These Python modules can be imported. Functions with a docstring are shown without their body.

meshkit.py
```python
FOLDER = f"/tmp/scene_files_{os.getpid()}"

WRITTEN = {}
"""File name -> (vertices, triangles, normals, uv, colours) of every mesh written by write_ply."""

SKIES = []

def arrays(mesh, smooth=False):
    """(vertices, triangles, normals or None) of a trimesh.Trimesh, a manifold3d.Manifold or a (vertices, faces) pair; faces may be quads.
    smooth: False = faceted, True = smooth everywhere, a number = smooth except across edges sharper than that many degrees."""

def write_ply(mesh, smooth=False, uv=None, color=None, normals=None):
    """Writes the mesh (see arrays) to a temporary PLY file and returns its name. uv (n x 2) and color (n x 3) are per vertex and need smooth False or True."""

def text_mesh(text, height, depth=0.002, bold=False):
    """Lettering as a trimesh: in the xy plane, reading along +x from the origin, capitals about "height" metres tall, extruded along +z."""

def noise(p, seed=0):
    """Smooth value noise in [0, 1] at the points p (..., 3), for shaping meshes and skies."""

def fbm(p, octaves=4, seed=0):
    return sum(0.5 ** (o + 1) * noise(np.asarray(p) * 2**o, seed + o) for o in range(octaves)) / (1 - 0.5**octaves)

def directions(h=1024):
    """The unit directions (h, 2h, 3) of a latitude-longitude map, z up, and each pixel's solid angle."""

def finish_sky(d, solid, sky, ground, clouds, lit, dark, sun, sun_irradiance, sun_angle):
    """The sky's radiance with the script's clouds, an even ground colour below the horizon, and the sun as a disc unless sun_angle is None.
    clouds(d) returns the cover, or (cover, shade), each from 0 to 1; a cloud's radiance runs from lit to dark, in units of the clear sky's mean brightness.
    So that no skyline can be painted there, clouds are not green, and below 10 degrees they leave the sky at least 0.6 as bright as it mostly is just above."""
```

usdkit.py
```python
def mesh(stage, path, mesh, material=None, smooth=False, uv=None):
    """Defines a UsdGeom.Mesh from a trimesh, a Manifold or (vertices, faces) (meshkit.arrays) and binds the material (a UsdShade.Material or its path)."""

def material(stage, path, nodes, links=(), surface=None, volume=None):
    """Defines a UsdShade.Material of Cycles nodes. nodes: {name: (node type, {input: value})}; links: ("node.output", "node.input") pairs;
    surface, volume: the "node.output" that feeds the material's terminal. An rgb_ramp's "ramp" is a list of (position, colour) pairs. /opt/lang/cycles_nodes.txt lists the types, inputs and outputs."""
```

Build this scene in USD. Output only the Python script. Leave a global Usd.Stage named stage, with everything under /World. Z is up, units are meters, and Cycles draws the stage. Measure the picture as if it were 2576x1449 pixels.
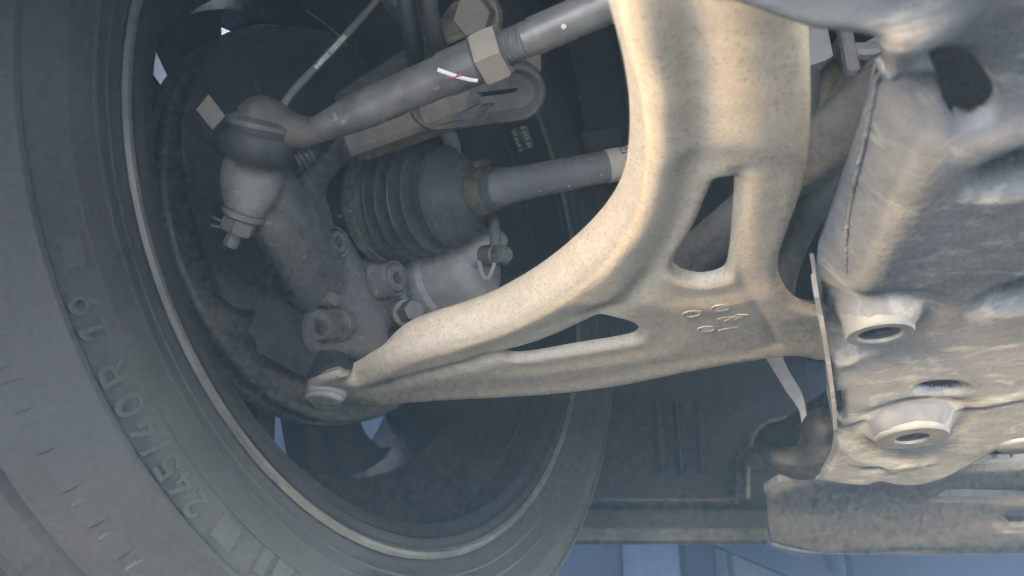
import math, random
import numpy as np, trimesh, shapely, usdkit, meshkit
from shapely.geometry import Polygon, LineString
from scipy.spatial import Delaunay
from manifold3d import Manifold
from pxr import Usd, UsdGeom, UsdLux, UsdShade, Gf, Sdf, Vt

random.seed(7); RNG = np.random.default_rng(7)
stage = Usd.Stage.CreateInMemory()
UsdGeom.SetStageUpAxis(stage, 'Z'); UsdGeom.SetStageMetersPerUnit(stage, 1.0)
UsdGeom.Xform.Define(stage, '/World'); UsdGeom.Scope.Define(stage, '/World/Looks')

# ------------------------------------------------------------------ camera, sky, sun, exposure
PITCH = math.radians(22.0); CZ = 0.045; F = 1983.0            # lens a hand's width above the ground, tilted up under the car
CP, SP = math.cos(PITCH), math.sin(PITCH)
EXPOSURE = 5.85
cam = UsdGeom.Camera.Define(stage, '/World/camera')
cam.CreateHorizontalApertureAttr(36.0); cam.CreateVerticalApertureAttr(20.25)
cam.CreateFocalLengthAttr(36.0 * F / 2576.0); cam.CreateClippingRangeAttr((0.01, 1000.0))
cam.CreateFStopAttr(15.0); cam.CreateFocusDistanceAttr(0.5); cam.CreateExposureAttr(EXPOSURE)
cam.AddTranslateOp().Set(Gf.Vec3d(0, 0, CZ)); cam.AddRotateXOp().Set(90.0 + math.degrees(PITCH))

SUN_AZ, SUN_EL = (-0.60, -0.80), math.radians(21.5)       # a low sun reaching in under the left side of the car, behind the wheel
SUN_DIR = np.array([SUN_AZ[0] * math.cos(SUN_EL), SUN_AZ[1] * math.cos(SUN_EL), math.sin(SUN_EL)]); SUN_DIR /= np.linalg.norm(SUN_DIR)
SKY_STRENGTH, SUN_INTENSITY = 0.05, 1.25
usdkit.material(stage, '/World/Looks/sky_look', {
    'sky': ('sky_texture', {'sky_type': 'single_scattering', 'sun_disc': False, 'sun_elevation': SUN_EL, 'sun_rotation': math.atan2(SUN_DIR[0], SUN_DIR[1]), 'air_density': 1.0, 'aerosol_density': 1.5}),
    'bg': ('background_shader', {'strength': SKY_STRENGTH})}, [('sky.color', 'bg.color')], surface='bg.background')
sky = UsdLux.DomeLight.Define(stage, '/World/sky')
UsdShade.MaterialBindingAPI.Apply(sky.GetPrim()).Bind(UsdShade.Material.Get(stage, '/World/Looks/sky_look'))
sky.GetPrim().SetCustomDataByKey('kind', 'structure')
sun = UsdLux.DistantLight.Define(stage, '/World/sun')
sun.CreateIntensityAttr(SUN_INTENSITY); sun.CreateNormalizeAttr(True); sun.CreateAngleAttr(0.5); sun.CreateColorAttr(Gf.Vec3f(1.0, 0.99, 0.965))
sun.AddRotateXYZOp().Set(Gf.Vec3f(0, math.degrees(math.acos(SUN_DIR[2])), math.degrees(math.atan2(SUN_DIR[1], SUN_DIR[0]))))

# ------------------------------------------------------------------ measuring helpers
def at(px, py, d):
    """The point seen at a place of the sheet (2576 x 1449) at distance d along the lens axis."""
    x, y = (px - 1288) / F * d, (py - 724) / F * d
    return np.array([x, d * CP + y * SP, CZ + d * SP - y * CP])
def ray(px, py):
    return at(px, py, 1.0) - np.array([0, 0, CZ])
def onz(px, py, z):
    r = ray(px, py); return np.array([0, 0, CZ]) + r * ((z - CZ) / r[2])
def ony(px, py, Y):
    r = ray(px, py); return np.array([0, 0, CZ]) + r * (Y / r[1])
# the wheel's frame: N points inboard along the axle, A forward, UP up; O is the centre of the inner rim edge
N = np.array([0.857, -0.5154, 0.0]); N /= np.linalg.norm(N); UP = np.array([0, 0, 1.0]); A = np.cross(UP, N)
O = np.array([-0.0639, 0.6132 * CP - 0.0628 * SP, CZ + 0.6132 * SP + 0.0628 * CP])
def ons(px, py, s):
    r = ray(px, py); c = np.array([0, 0, CZ]); return c + r * (((O + s * N - c) @ N) / (r @ N))
def wheel(a, u, s): return O + a * A + u * UP + s * N
def lerp(a, b, t): return np.asarray(a) * (1 - t) + np.asarray(b) * t
def sst(a, b, x):
    t = np.clip((x - a) / (b - a), 0, 1); return t * t * (3 - 2 * t)

# ------------------------------------------------------------------ scene helpers
USED = {}
def numbered(parent, name):
    k = USED.get((parent, name), 0); USED[(parent, name)] = k + 1
    return name if k == 0 else f'{name}_{k:03d}'
BASE = {}
def tag(p, label=None, cat=None, group=None, kind=None):
    for k, v in (('label', label), ('category', cat), ('group', group), ('kind', kind)):
        if v: p.SetCustomDataByKey(k, v)
def thing(name, label, cat, base, group=None):
    path = '/World/' + numbered('/World', name)
    x = UsdGeom.Xform.Define(stage, path); x.AddTranslateOp().Set(Gf.Vec3d(*map(float, base)))
    BASE[path] = np.asarray(base, float); tag(x.GetPrim(), label, cat, group); return path
def part(name, mesh, mat, parent, smooth=35, label=None, kind=None):
    v, f = tri(mesh); v = v - BASE[parent]
    path = parent + '/' + numbered(parent, name)
    m = usdkit.mesh(stage, path, (v, f), mat, smooth=smooth)
    BASE[path] = BASE[parent]; tag(m.GetPrim(), label, kind=kind); return path
def single(name, mesh, mat, label=None, cat=None, kind=None, smooth=35, group=None):
    v, f = tri(mesh); b = np.array([v[:, 0].mean(), v[:, 1].mean(), v[:, 2].min()])
    path = '/World/' + numbered('/World', name)
    m = usdkit.mesh(stage, path, (v - b, f), mat, smooth=smooth); UsdGeom.Xformable(m).AddTranslateOp().Set(Gf.Vec3d(*map(float, b)))
    BASE[path] = b; tag(m.GetPrim(), label, cat, group, kind); return path
def tri(mesh):
    if isinstance(mesh, (list,)): 
        vs, fs, n = [], [], 0
        for m in mesh:
            v, f = tri(m); vs.append(v); fs.append(f + n); n += len(v)
        return np.vstack(vs), np.vstack(fs)
    v, f, _ = meshkit.arrays(mesh, False); return np.asarray(v, float), np.asarray(f, int)

# ------------------------------------------------------------------ shape helpers
def frame(d):
    d = np.asarray(d, float); d = d / np.linalg.norm(d)
    h = np.array([0, 0, 1.0]) if abs(d[2]) < 0.9 else np.array([1.0, 0, 0])
    a = np.cross(h, d); a /= np.linalg.norm(a); return a, np.cross(d, a), d
def lathe(profile, p0, axis, seg=64, ax=None, arc=None):
    """profile: (radius, distance along the axis) pairs; the sweep about p0 + t * axis. A solid of revolution, closed if the profile is."""
    a, b, d = frame(axis)
    if ax is not None:
        a = np.asarray(ax, float) - d * (np.asarray(ax, float) @ d); a /= np.linalg.norm(a); b = np.cross(d, a)
    pr = np.asarray(profile, float)
    full = arc is None
    t = np.linspace(0, 2 * np.pi, seg, endpoint=False) if full else np.linspace(arc[0], arc[1], seg)
    v = (np.asarray(p0)[None, None] + pr[:, None, 1:2] * d + pr[:, None, 0:1] * (np.cos(t)[None, :, None] * a + np.sin(t)[None, :, None] * b)).reshape(-1, 3)
    m = len(pr); f = []
    k = np.arange(seg if full else seg - 1); k2 = (k + 1) % seg
    for i in range(m - 1):
        f += [np.stack([i * seg + k, (i + 1) * seg + k2, i * seg + k2], 1), np.stack([i * seg + k, (i + 1) * seg + k, (i + 1) * seg + k2], 1)]
    return v, np.vstack(f)[:, ::-1]
def cyl(p0, p1, r, r1=None, seg=40, ch=0.0):
    p0, p1 = np.asarray(p0, float), np.asarray(p1, float); L = np.linalg.norm(p1 - p0); r1 = r if r1 is None else r1
    return lathe([(0, 0), (r - ch, 0), (r, ch), (r1, L - ch), (r1 - ch, L), (0, L)] if ch else [(0, 0), (r, 0), (r1, L), (0, L)], p0, p1 - p0, seg)
def hexa(p0, p1, r, ax=None, ch=0.15):
    """A hexagon nut or bolt head with turned-off corners."""
    p0, p1 = np.asarray(p0, float), np.asarray(p1, float); L = np.linalg.norm(p1 - p0); d = (p1 - p0) / L
    a, b, _ = frame(d)
    if ax is not None:
        a = np.asarray(ax, float) - d * (np.asarray(ax, float) @ d); a /= np.linalg.norm(a); b = np.cross(d, a)
    t = np.arange(6) * np.pi / 3
    ring = lambda rr, z: p0 + z * d + rr * (np.cos(t)[:, None] * a + np.sin(t)[:, None] * b)
    pts = np.vstack([ring(r * (1 - ch * .6), 0), ring(r, L * ch), ring(r, L * (1 - ch)), ring(r * (1 - ch * .6), L)])
    return trimesh.convex.convex_hull(pts)
def smoothpath(pts, n=40):
    from scipy.interpolate import CubicSpline
    pts = np.asarray(pts, float); t = np.r_[0, np.cumsum(np.linalg.norm(np.diff(pts, axis=0), axis=1))]
    return CubicSpline(t, pts)(np.linspace(0, t[-1], n)) if len(pts) > 2 else lerp(pts[0], pts[1], np.linspace(0, 1, n)[:, None])
def tube(pts, r, seg=16, n=40, raw=False):
    p = np.asarray(pts, float) if raw else smoothpath(pts, n); n = len(p)
    r = np.broadcast_to(np.interp(np.linspace(0, 1, n), np.linspace(0, 1, len(np.atleast_1d(r))), np.atleast_1d(r)), n)
    t = np.gradient(p, axis=0); t /= np.linalg.norm(t, axis=1)[:, None]
    a = frame(t[0])[0]; fr = []
    for k in range(n):
        a = a - t[k] * (a @ t[k]); a /= np.linalg.norm(a); fr.append((a, np.cross(t[k], a)))
    th = np.linspace(0, 2 * np.pi, seg, endpoint=False)
    v = np.vstack([p[k] + r[k] * (np.cos(th)[:, None] * fr[k][0] + np.sin(th)[:, None] * fr[k][1]) for k in range(n)] + [p[:1], p[-1:]])
    f = []
    i = np.arange(seg); j = (i + 1) % seg
    for k in range(n - 1):
        f += [np.stack([k * seg + i, k * seg + j, (k + 1) * seg + j], 1), np.stack([k * seg + i, (k + 1) * seg + j, (k + 1) * seg + i], 1)]
    f += [np.stack([np.full(seg, n * seg), j, i], 1), np.stack([np.full(seg, n * seg + 1), (n - 1) * seg + i, (n - 1) * seg + j], 1)]
    return v, np.vstack(f)
def ribbon(pts, width_dir, w, th):
    """A flat strip bent along pts: w wide along width_dir, th thick."""
    p = np.asarray(pts, float); wd = np.asarray(width_dir, float); out = []
    t = np.gradient(p, axis=0); t /= np.linalg.norm(t, axis=1)[:, None]
    w = np.interp(np.linspace(0, 1, len(p)), np.linspace(0, 1, len(np.atleast_1d(w))), np.atleast_1d(w))
    for k in range(len(p)):
        x = wd - t[k] * (wd @ t[k]); x /= np.linalg.norm(x); y = np.cross(t[k], x)
        out.append([p[k] - x * w[k] / 2 - y * th / 2, p[k] + x * w[k] / 2 - y * th / 2, p[k] + x * w[k] / 2 + y * th / 2, p[k] - x * w[k] / 2 + y * th / 2])
    v = np.array(out).reshape(-1, 3); f = []
    for k in range(len(p) - 1):
        for q in range(4):
            a0, b0 = 4 * k + q, 4 * k + (q + 1) % 4; f += [[a0, b0, b0 + 4], [a0, b0 + 4, a0 + 4]]
    e = 4 * (len(p) - 1); f += [[0, 2, 1], [0, 3, 2], [e, e + 1, e + 2], [e, e + 2, e + 3]]
    return v, np.array(f)
def blob(bones, res=0.004, smooth=12, cuts=()):
    """One smooth casting: each bone is a list of (point, radius); its hull joins the union; cuts are taken out."""
    m = Manifold()
    for bone in bones:
        sp = []
        for p, r in bone:
            n = max(16, 4 * int(r / 0.0025)); sp.append(Manifold.sphere(float(r), min(n, 48)).translate([float(x) for x in p]))
        m = m + Manifold.batch_hull(sp)
    for c in cuts: m = m - c
    mm = m.refine_to_length(res).to_mesh()
    t = trimesh.Trimesh(mm.vert_properties[:, :3], mm.tri_verts); t.merge_vertices()
    if smooth: trimesh.smoothing.filter_taubin(t, 0.5, -0.52, iterations=smooth)
    return t
def mcyl(p0, p1, r, seg=48):
    p0, p1 = np.asarray(p0, float), np.asarray(p1, float); a, b, d = frame(p1 - p0); L = float(np.linalg.norm(p1 - p0))
    T = np.column_stack([a, b, d, p0]); return Manifold.cylinder(L, float(r), float(r), seg).transform(T)
def dens(pts, step, closed=True):
    p = np.asarray(pts, float); 
    if closed: p = np.vstack([p, p[:1]])
    out = []
    for a, b in zip(p[:-1], p[1:]):
        n = max(1, int(np.ceil(np.linalg.norm(b - a) / step))); out.append(a + (b - a) * np.linspace(0, 1, n, endpoint=False)[:, None])
    return np.vstack(out + ([] if closed else [p[-1:]]))
def rounded(pts, k=3):
    """Chaikin corner cutting of a closed outline."""
    p = np.asarray(pts, float)
    for _ in range(k):
        q = np.roll(p, -1, 0); p = np.stack([0.75 * p + 0.25 * q, 0.25 * p + 0.75 * q], 1).reshape(-1, 2)
    return p
def plate(outline, holes, zb, zt, res, rad=0.0):
    """A formed panel: outline and holes in plan, zb(x, y, distance to the edge) its lower face, zt its upper face; closed."""
    poly = Polygon(outline, holes).buffer(0)
    if poly.geom_type != 'Polygon': poly = max(poly.geoms, key=lambda g: g.area)
    rings = [np.array(poly.exterior.coords)[:-1]] + [np.array(r.coords)[:-1] for r in poly.interiors]
    P = [dens(r, min(res * 0.8, rad * 0.22) if rad else res * 0.8) for r in rings]; nb = sum(map(len, P))
    if rad:
        for k in (0.25, 0.55, 0.85):
            g = poly.buffer(-rad * k)
            for gg in getattr(g, 'geoms', [g]):
                if not gg.is_empty: P += [dens(np.array(r.coords)[:-1], res * 0.9) for r in [gg.exterior, *gg.interiors] if len(r.coords) > 3]
    x0, y0, x1, y1 = poly.bounds
    gx, gy = np.meshgrid(np.arange(x0, x1, res), np.arange(y0, y1, res)); gx = gx + (np.arange(gx.shape[0]) % 2)[:, None] * res / 2
    g = np.stack([gx.ravel(), gy.ravel()], 1); inner = poly.buffer(-max(rad * 0.9, res * 0.6))
    P.append(g[shapely.contains_xy(inner, g[:, 0], g[:, 1])])
    P = np.vstack(P); 
    _, keep = np.unique(np.round(P / (res * 0.12)).astype(int), axis=0, return_index=True); P = P[np.sort(keep)]
    t = Delaunay(P).simplices; c = P[t].mean(1)
    t = t[shapely.contains_xy(poly.buffer(res * 0.02), c[:, 0], c[:, 1])]
    e = P[t]; ar = np.cross(e[:, 1] - e[:, 0], e[:, 2] - e[:, 0]); t = t[np.abs(ar) > 1e-12]; ar = ar[np.abs(ar) > 1e-12]
    t[ar < 0] = t[ar < 0][:, ::-1]
    d = shapely.distance(shapely.points(P), poly.boundary)
    b = zb(P[:, 0], P[:, 1], d); T = zt(P[:, 0], P[:, 1], d, b) ; n = len(P)
    V = np.vstack([np.column_stack([P, b]), np.column_stack([P, T])])
    ed = np.vstack([t[:, [0, 1]], t[:, [1, 2]], t[:, [2, 0]]]); key = np.sort(ed, 1); _, inv, cnt = np.unique(key, axis=0, return_inverse=True, return_counts=True)
    be = ed[cnt[inv.ravel()] == 1]
    f = np.vstack([t[:, ::-1], t + n, np.stack([be[:, 0], be[:, 1], be[:, 1] + n], 1), np.stack([be[:, 0], be[:, 1] + n, be[:, 0] + n], 1)])
    return V, f
def boxm(c, sx, sy, sz, ex=(1, 0, 0), ey=(0, 1, 0), ez=(0, 0, 1), ch=0.0):
    ex, ey, ez = (np.asarray(e, float) / np.linalg.norm(e) for e in (ex, ey, ez)); pts = []
    for a in (-1, 1):
        for b in (-1, 1):
            for q in (-1, 1):
                if ch:
                    for k in range(3):
                        s = [sx / 2 - ch, sy / 2 - ch, sz / 2 - ch]; s[k] += ch
                        pts.append(np.asarray(c) + a * s[0] * ex + b * s[1] * ey + q * s[2] * ez)
                else: pts.append(np.asarray(c) + a * sx / 2 * ex + b * sy / 2 * ey + q * sz / 2 * ez)
    return trimesh.convex.convex_hull(np.array(pts))
def letters(text, h, o, ex, ey, depth=0.0004, bold=False):
    m = meshkit.text_mesh(text, h, depth, bold); v = np.array(m.vertices)
    ex, ey = np.asarray(ex, float), np.asarray(ey, float); ex = ex / np.linalg.norm(ex); ey = ey - ex * (ey @ ex); ey /= np.linalg.norm(ey)
    return o + v[:, :1] * ex + v[:, 1:2] * ey + v[:, 2:] * np.cross(ex, ey), np.array(m.faces)

# ------------------------------------------------------------------ materials
def look(name, base, dust=None, amount=0.5, scale=30.0, rough=0.7, metal=0.0, bump=0.15, bscale=400.0, speck=None, speck_amount=0.62, speck_scale=250.0, detail=6.0, spec=0.5, stretch=None, dist=0.0, sstretch=None):
    nodes = {'tc': ('texture_coordinate', {}),
             'n': ('noise_texture', {'scale': scale, 'detail': detail, 'roughness': 0.62, 'distortion': dist}),
             'r': ('rgb_ramp', {'ramp': [(0.0, base), (max(0.0, 0.5 - amount * 0.5 - 0.02), base), (min(1.0, 0.98 - amount * 0.4), dust or base), (1.0, dust or base)]}),
             'bn': ('noise_texture', {'scale': bscale, 'detail': 4.0, 'roughness': 0.6}),
             'b': ('bump', {'strength': bump, 'distance': 0.0015}),
             'p': ('principled_bsdf', {'roughness': rough, 'metallic': metal, 'specular_ior_level': spec})}
    src = 'tc.object'
    links = []
    if stretch:
        nodes['mp'] = ('mapping', {'mapping_type': 'point', 'scale': stretch}); links.append(('tc.object', 'mp.vector')); src = 'mp.vector'
    links += [(src, 'n.vector'), ('tc.object', 'bn.vector'), ('n.fac', 'r.fac'), ('bn.fac', 'b.height'), ('b.normal', 'p.normal')]
    if speck:
        nodes['sn'] = ('noise_texture', {'scale': speck_scale, 'detail': 3.0, 'roughness': 0.55})
        nodes['sr'] = ('rgb_ramp', {'ramp': [(0.0, (0, 0, 0)), (speck_amount - 0.03, (0, 0, 0)), (speck_amount + (0.14 if sstretch else 0.05), (1, 1, 1)), (1.0, (1, 1, 1))]})
        nodes['mx'] = ('mix_color', {'blend_type': 'mix', 'b': speck})
        nodes['sn'][1].update({'distortion': 0.5, 'detail': 10.0, 'roughness': 0.68} if sstretch else {})
        if sstretch: nodes['sm'] = ('mapping', {'mapping_type': 'point', 'scale': sstretch}); links.append(('tc.object', 'sm.vector'))
        links += [('sm.vector' if sstretch else 'tc.object', 'sn.vector'), ('sn.fac', 'sr.fac'), ('sr.color', 'mx.fac'), ('r.color', 'mx.a'), ('mx.result', 'p.base_color')]
    else: links.append(('r.color', 'p.base_color'))
    return usdkit.material(stage, '/World/Looks/' + name, nodes, links, surface='p.BSDF')
M = {}
M['cast'] = look('dusty_cast_aluminium', (0.53, 0.475, 0.39), (0.69, 0.63, 0.535), 0.8, 140, 0.95, 0.0, 0.3, 1300, (0.49, 0.43, 0.34), 0.6, 620, spec=0.12)
M['cast_mark'] = look('dusty_cast_mark', (0.46, 0.39, 0.29), (0.60, 0.52, 0.41), 0.8, 60, 0.75, 0.0, 0.3, 1500)
M['frame'] = look('scuffed_black_steel', (0.12, 0.127, 0.14), (0.31, 0.32, 0.34), 0.95, 30, 0.8, 0.0, 0.3, 300, (0.55, 0.55, 0.54), 0.55, 34, spec=0.2, detail=12, stretch=(1.0, 1.3, 1.0), dist=0.5, sstretch=(1.0, 1.5, 1.0))
M['frame_rim'] = look('worn_steel_rim', (0.22, 0.222, 0.225), (0.40, 0.40, 0.39), 0.7, 90, 0.6, 0.1, 0.15, 300)
M['thread'] = look('dark_thread_steel', (0.10, 0.10, 0.10), (0.2, 0.19, 0.18), 0.5, 60, 0.45, 0.5, 0.05)
M['black'] = look('dusty_black_paint', (0.035, 0.036, 0.038), (0.17, 0.165, 0.155), 0.5, 35, 0.5, 0.0, 0.15, 260, (0.28, 0.17, 0.09), 0.68, 70)
M['rod'] = look('dusty_black_rod', (0.035, 0.035, 0.037), (0.17, 0.162, 0.15), 0.6, 60, 0.48, 0.0, 0.12, 300, (0.24, 0.19, 0.15), 0.69, 90)
M['nut'] = look('tan_nut', (0.23, 0.20, 0.16), (0.32, 0.28, 0.23), 0.6, 60, 0.65, 0.0, 0.1, 300)
M['iron'] = look('cast_iron', (0.115, 0.113, 0.11), (0.22, 0.213, 0.205), 0.6, 40, 0.75, 0.0, 0.5, 600, (0.36, 0.31, 0.25), 0.68, 120)
M['calip'] = look('grey_cast_caliper', (0.30, 0.297, 0.29), (0.42, 0.41, 0.395), 0.6, 50, 0.7, 0.0, 0.35, 800)
M['rust'] = look('rusty_cast_bar', (0.15, 0.13, 0.112), (0.32, 0.27, 0.215), 0.7, 60, 0.8, 0.0, 0.4, 700)
M['rubber'] = look('dusty_rubber', (0.04, 0.041, 0.044), (0.11, 0.11, 0.11), 0.7, 25, 0.5, 0.0, 0.1, 300)
M['rubber_dk'] = look('dark_rubber', (0.02, 0.021, 0.023), (0.06, 0.06, 0.06), 0.5, 40, 0.55, 0.0, 0.1, 300)
M['tyre'] = look('dusty_tyre', (0.026, 0.027, 0.029), (0.048, 0.049, 0.051), 0.7, 14, 0.85, 0.0, 0.15, 500)
M['rim'] = look('black_rim_paint', (0.012, 0.012, 0.014), (0.03, 0.03, 0.031), 0.45, 25, 0.6, 0.0, 0.04, 300, spec=0.25)
M['rim_worn'] = look('worn_rim_edge', (0.055, 0.053, 0.052), (0.16, 0.15, 0.14), 0.8, 30, 0.5, 0.2, 0.2, 300)
M['rotor'] = look('brake_rotor_iron', (0.09, 0.088, 0.086), (0.17, 0.16, 0.15), 0.6, 20, 0.5, 0.6, 0.1, 300)
M['shield'] = look('dust_shield_steel', (0.025, 0.026, 0.028), (0.06, 0.06, 0.06), 0.6, 30, 0.5, 0.1, 0.1, 200)
M['zinc'] = look('grey_weight_steel', (0.16, 0.16, 0.16), (0.24, 0.24, 0.235), 0.5, 80, 0.4, 0.2, 0.06, 300)
M['bolt'] = look('dull_bolt_steel', (0.14, 0.137, 0.13), (0.24, 0.23, 0.21), 0.6, 80, 0.5, 0.4, 0.15, 500)
M['clamp'] = look('clamp_steel', (0.36, 0.32, 0.27), (0.50, 0.40, 0.29), 0.7, 60, 0.35, 0.8, 0.06, 300, (0.28, 0.15, 0.06), 0.62, 60)
M['clamp_dk'] = look('dull_clamp_steel', (0.25, 0.23, 0.20), (0.36, 0.33, 0.28), 0.7, 60, 0.42, 0.6, 0.06, 300)
M['paper'] = look('dusty_paper_label', (0.50, 0.43, 0.34), (0.60, 0.53, 0.43), 0.7, 50, 0.8, 0.0, 0.05)
M['ink'] = look('black_ink', (0.02, 0.02, 0.02), rough=0.7)
M['white'] = look('white_paint_mark', (0.75, 0.75, 0.72), rough=0.6)
M['pink'] = look('pink_paint_mark', (0.55, 0.05, 0.22), rough=0.6)
M['yellow'] = look('yellow_paint_mark', (0.65, 0.58, 0.12), rough=0.6)
M['cable'] = look('grey_cable_sheath', (0.15, 0.15, 0.155), (0.22, 0.215, 0.21), 0.6, 40, 0.55)
M['liner'] = look('wheel_arch_liner', (0.022, 0.023, 0.025), (0.055, 0.054, 0.053), 0.5, 20, 0.6, 0.0, 0.1, 200, (0.14, 0.135, 0.13), 0.72, 160)
M['felt'] = look('grey_felt_tray', (0.31, 0.312, 0.32), (0.46, 0.462, 0.47), 0.8, 22, 0.95, 0.0, 0.5, 500, (0.50, 0.49, 0.48), 0.6, 400, stretch=(1.0, 0.6, 1.0))
M['strip'] = look('grey_metal_strip', (0.30, 0.30, 0.30), (0.38, 0.37, 0.36), 0.6, 60, 0.45, 0.2)
M['gear'] = look('gearbox_aluminium', (0.42, 0.405, 0.39), (0.55, 0.53, 0.51), 0.6, 70, 0.6, 0.3, 0.5, 700)
M['hose'] = look('olive_hose', (0.16, 0.14, 0.08), (0.22, 0.19, 0.12), 0.6, 40, 0.6)
M['bar'] = look('stabiliser_black', (0.03, 0.03, 0.033), (0.10, 0.098, 0.095), 0.5, 30, 0.4)
M['tan'] = look('tan_dirt', (0.46, 0.41, 0.33), (0.56, 0.50, 0.41), 0.6, 50, 0.8)
M['ground'] = look('grey_asphalt', (0.05, 0.05, 0.051), (0.075, 0.075, 0.075), 0.7, 3, 0.9, 0.0, 0.3, 120, (0.12, 0.12, 0.118), 0.66, 60)
M['body'] = look('underbody_coating', (0.018, 0.018, 0.02), (0.035, 0.035, 0.035), 0.5, 10, 0.7)
M['paint'] = look('dark_grey_car_paint', (0.05, 0.052, 0.06), rough=0.5)
M['wallblue_shade'] = look('shade_dark_blue_wall', (0.055, 0.056, 0.064), (0.064, 0.065, 0.073), 0.6, 3, 0.8)  # blue, pale and navy walls darkened to stand for shade; sun reaches them
M['wallwhite_shade'] = look('shade_dark_pillar', (0.115, 0.117, 0.13), (0.13, 0.132, 0.145), 0.6, 3, 0.8)
M['wallnavy_shade'] = look('shade_dark_navy_wall', (0.02, 0.021, 0.026), (0.025, 0.026, 0.031), 0.6, 3, 0.8)
M['wallbrown'] = look('brown_wall_stone', (0.075, 0.06, 0.05), (0.12, 0.10, 0.085), 0.7, 8, 0.85, 0.0, 0.4, 60)
M['wallgrey'] = look('grey_post_and_shadow', (0.018, 0.02, 0.024), (0.024, 0.026, 0.03), 0.6, 5, 0.8)  # serves the gate post and the bar that stands for a shadow
M['tyre_raised'] = look('tyre_raised_rubber', (0.032, 0.033, 0.035), (0.056, 0.057, 0.059), 0.7, 14, 0.75, 0.0, 0.15, 500)
M['bar_dusty'] = look('dusty_shaft_paint', (0.13, 0.132, 0.137), (0.22, 0.217, 0.21), 0.6, 25, 0.6, 0.0, 0.1, 400)
M['rod_grey'] = look('grey_threaded_rod', (0.13, 0.13, 0.13), (0.30, 0.285, 0.26), 0.6, 60, 0.45, 0.3, 0.12, 300)
M['pink_dull'] = look('faded_pink_mark', (0.22, 0.13, 0.15), rough=0.7)
M['rusty_black'] = look('rusty_black_forging', (0.05, 0.048, 0.046), (0.13, 0.105, 0.085), 0.6, 60, 0.65, 0.0, 0.25, 300)
M['cable_grey'] = look('grey_rubber_hose', (0.12, 0.12, 0.122), (0.18, 0.178, 0.172), 0.6, 40, 0.6)
M['black_lt'] = look('dusty_grey_pressing', (0.07, 0.07, 0.072), (0.21, 0.20, 0.18), 0.6, 40, 0.5, 0.0, 0.12, 260, (0.26, 0.16, 0.09), 0.66, 90)
M['shield_lt'] = look('dull_dark_steel', (0.10, 0.10, 0.10), (0.19, 0.185, 0.17), 0.6, 40, 0.5, 0.1)
M['bolt_brown'] = look('brown_dusty_bolt', (0.14, 0.125, 0.105), (0.22, 0.195, 0.165), 0.6, 60, 0.6, 0.1, 0.15, 400)
M['bolt_yellow'] = look('yellowish_dull_bolt', (0.27, 0.26, 0.18), (0.36, 0.34, 0.25), 0.6, 60, 0.55, 0.2, 0.15, 400)
M['bar_half'] = look('dust_on_black_bar', (0.06, 0.06, 0.063), (0.26, 0.25, 0.23), 0.5, 16, 0.45)
M['body_brown'] = look('dark_brown_pipe', (0.05, 0.047, 0.04), (0.08, 0.075, 0.065), 0.5, 30, 0.6)

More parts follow.
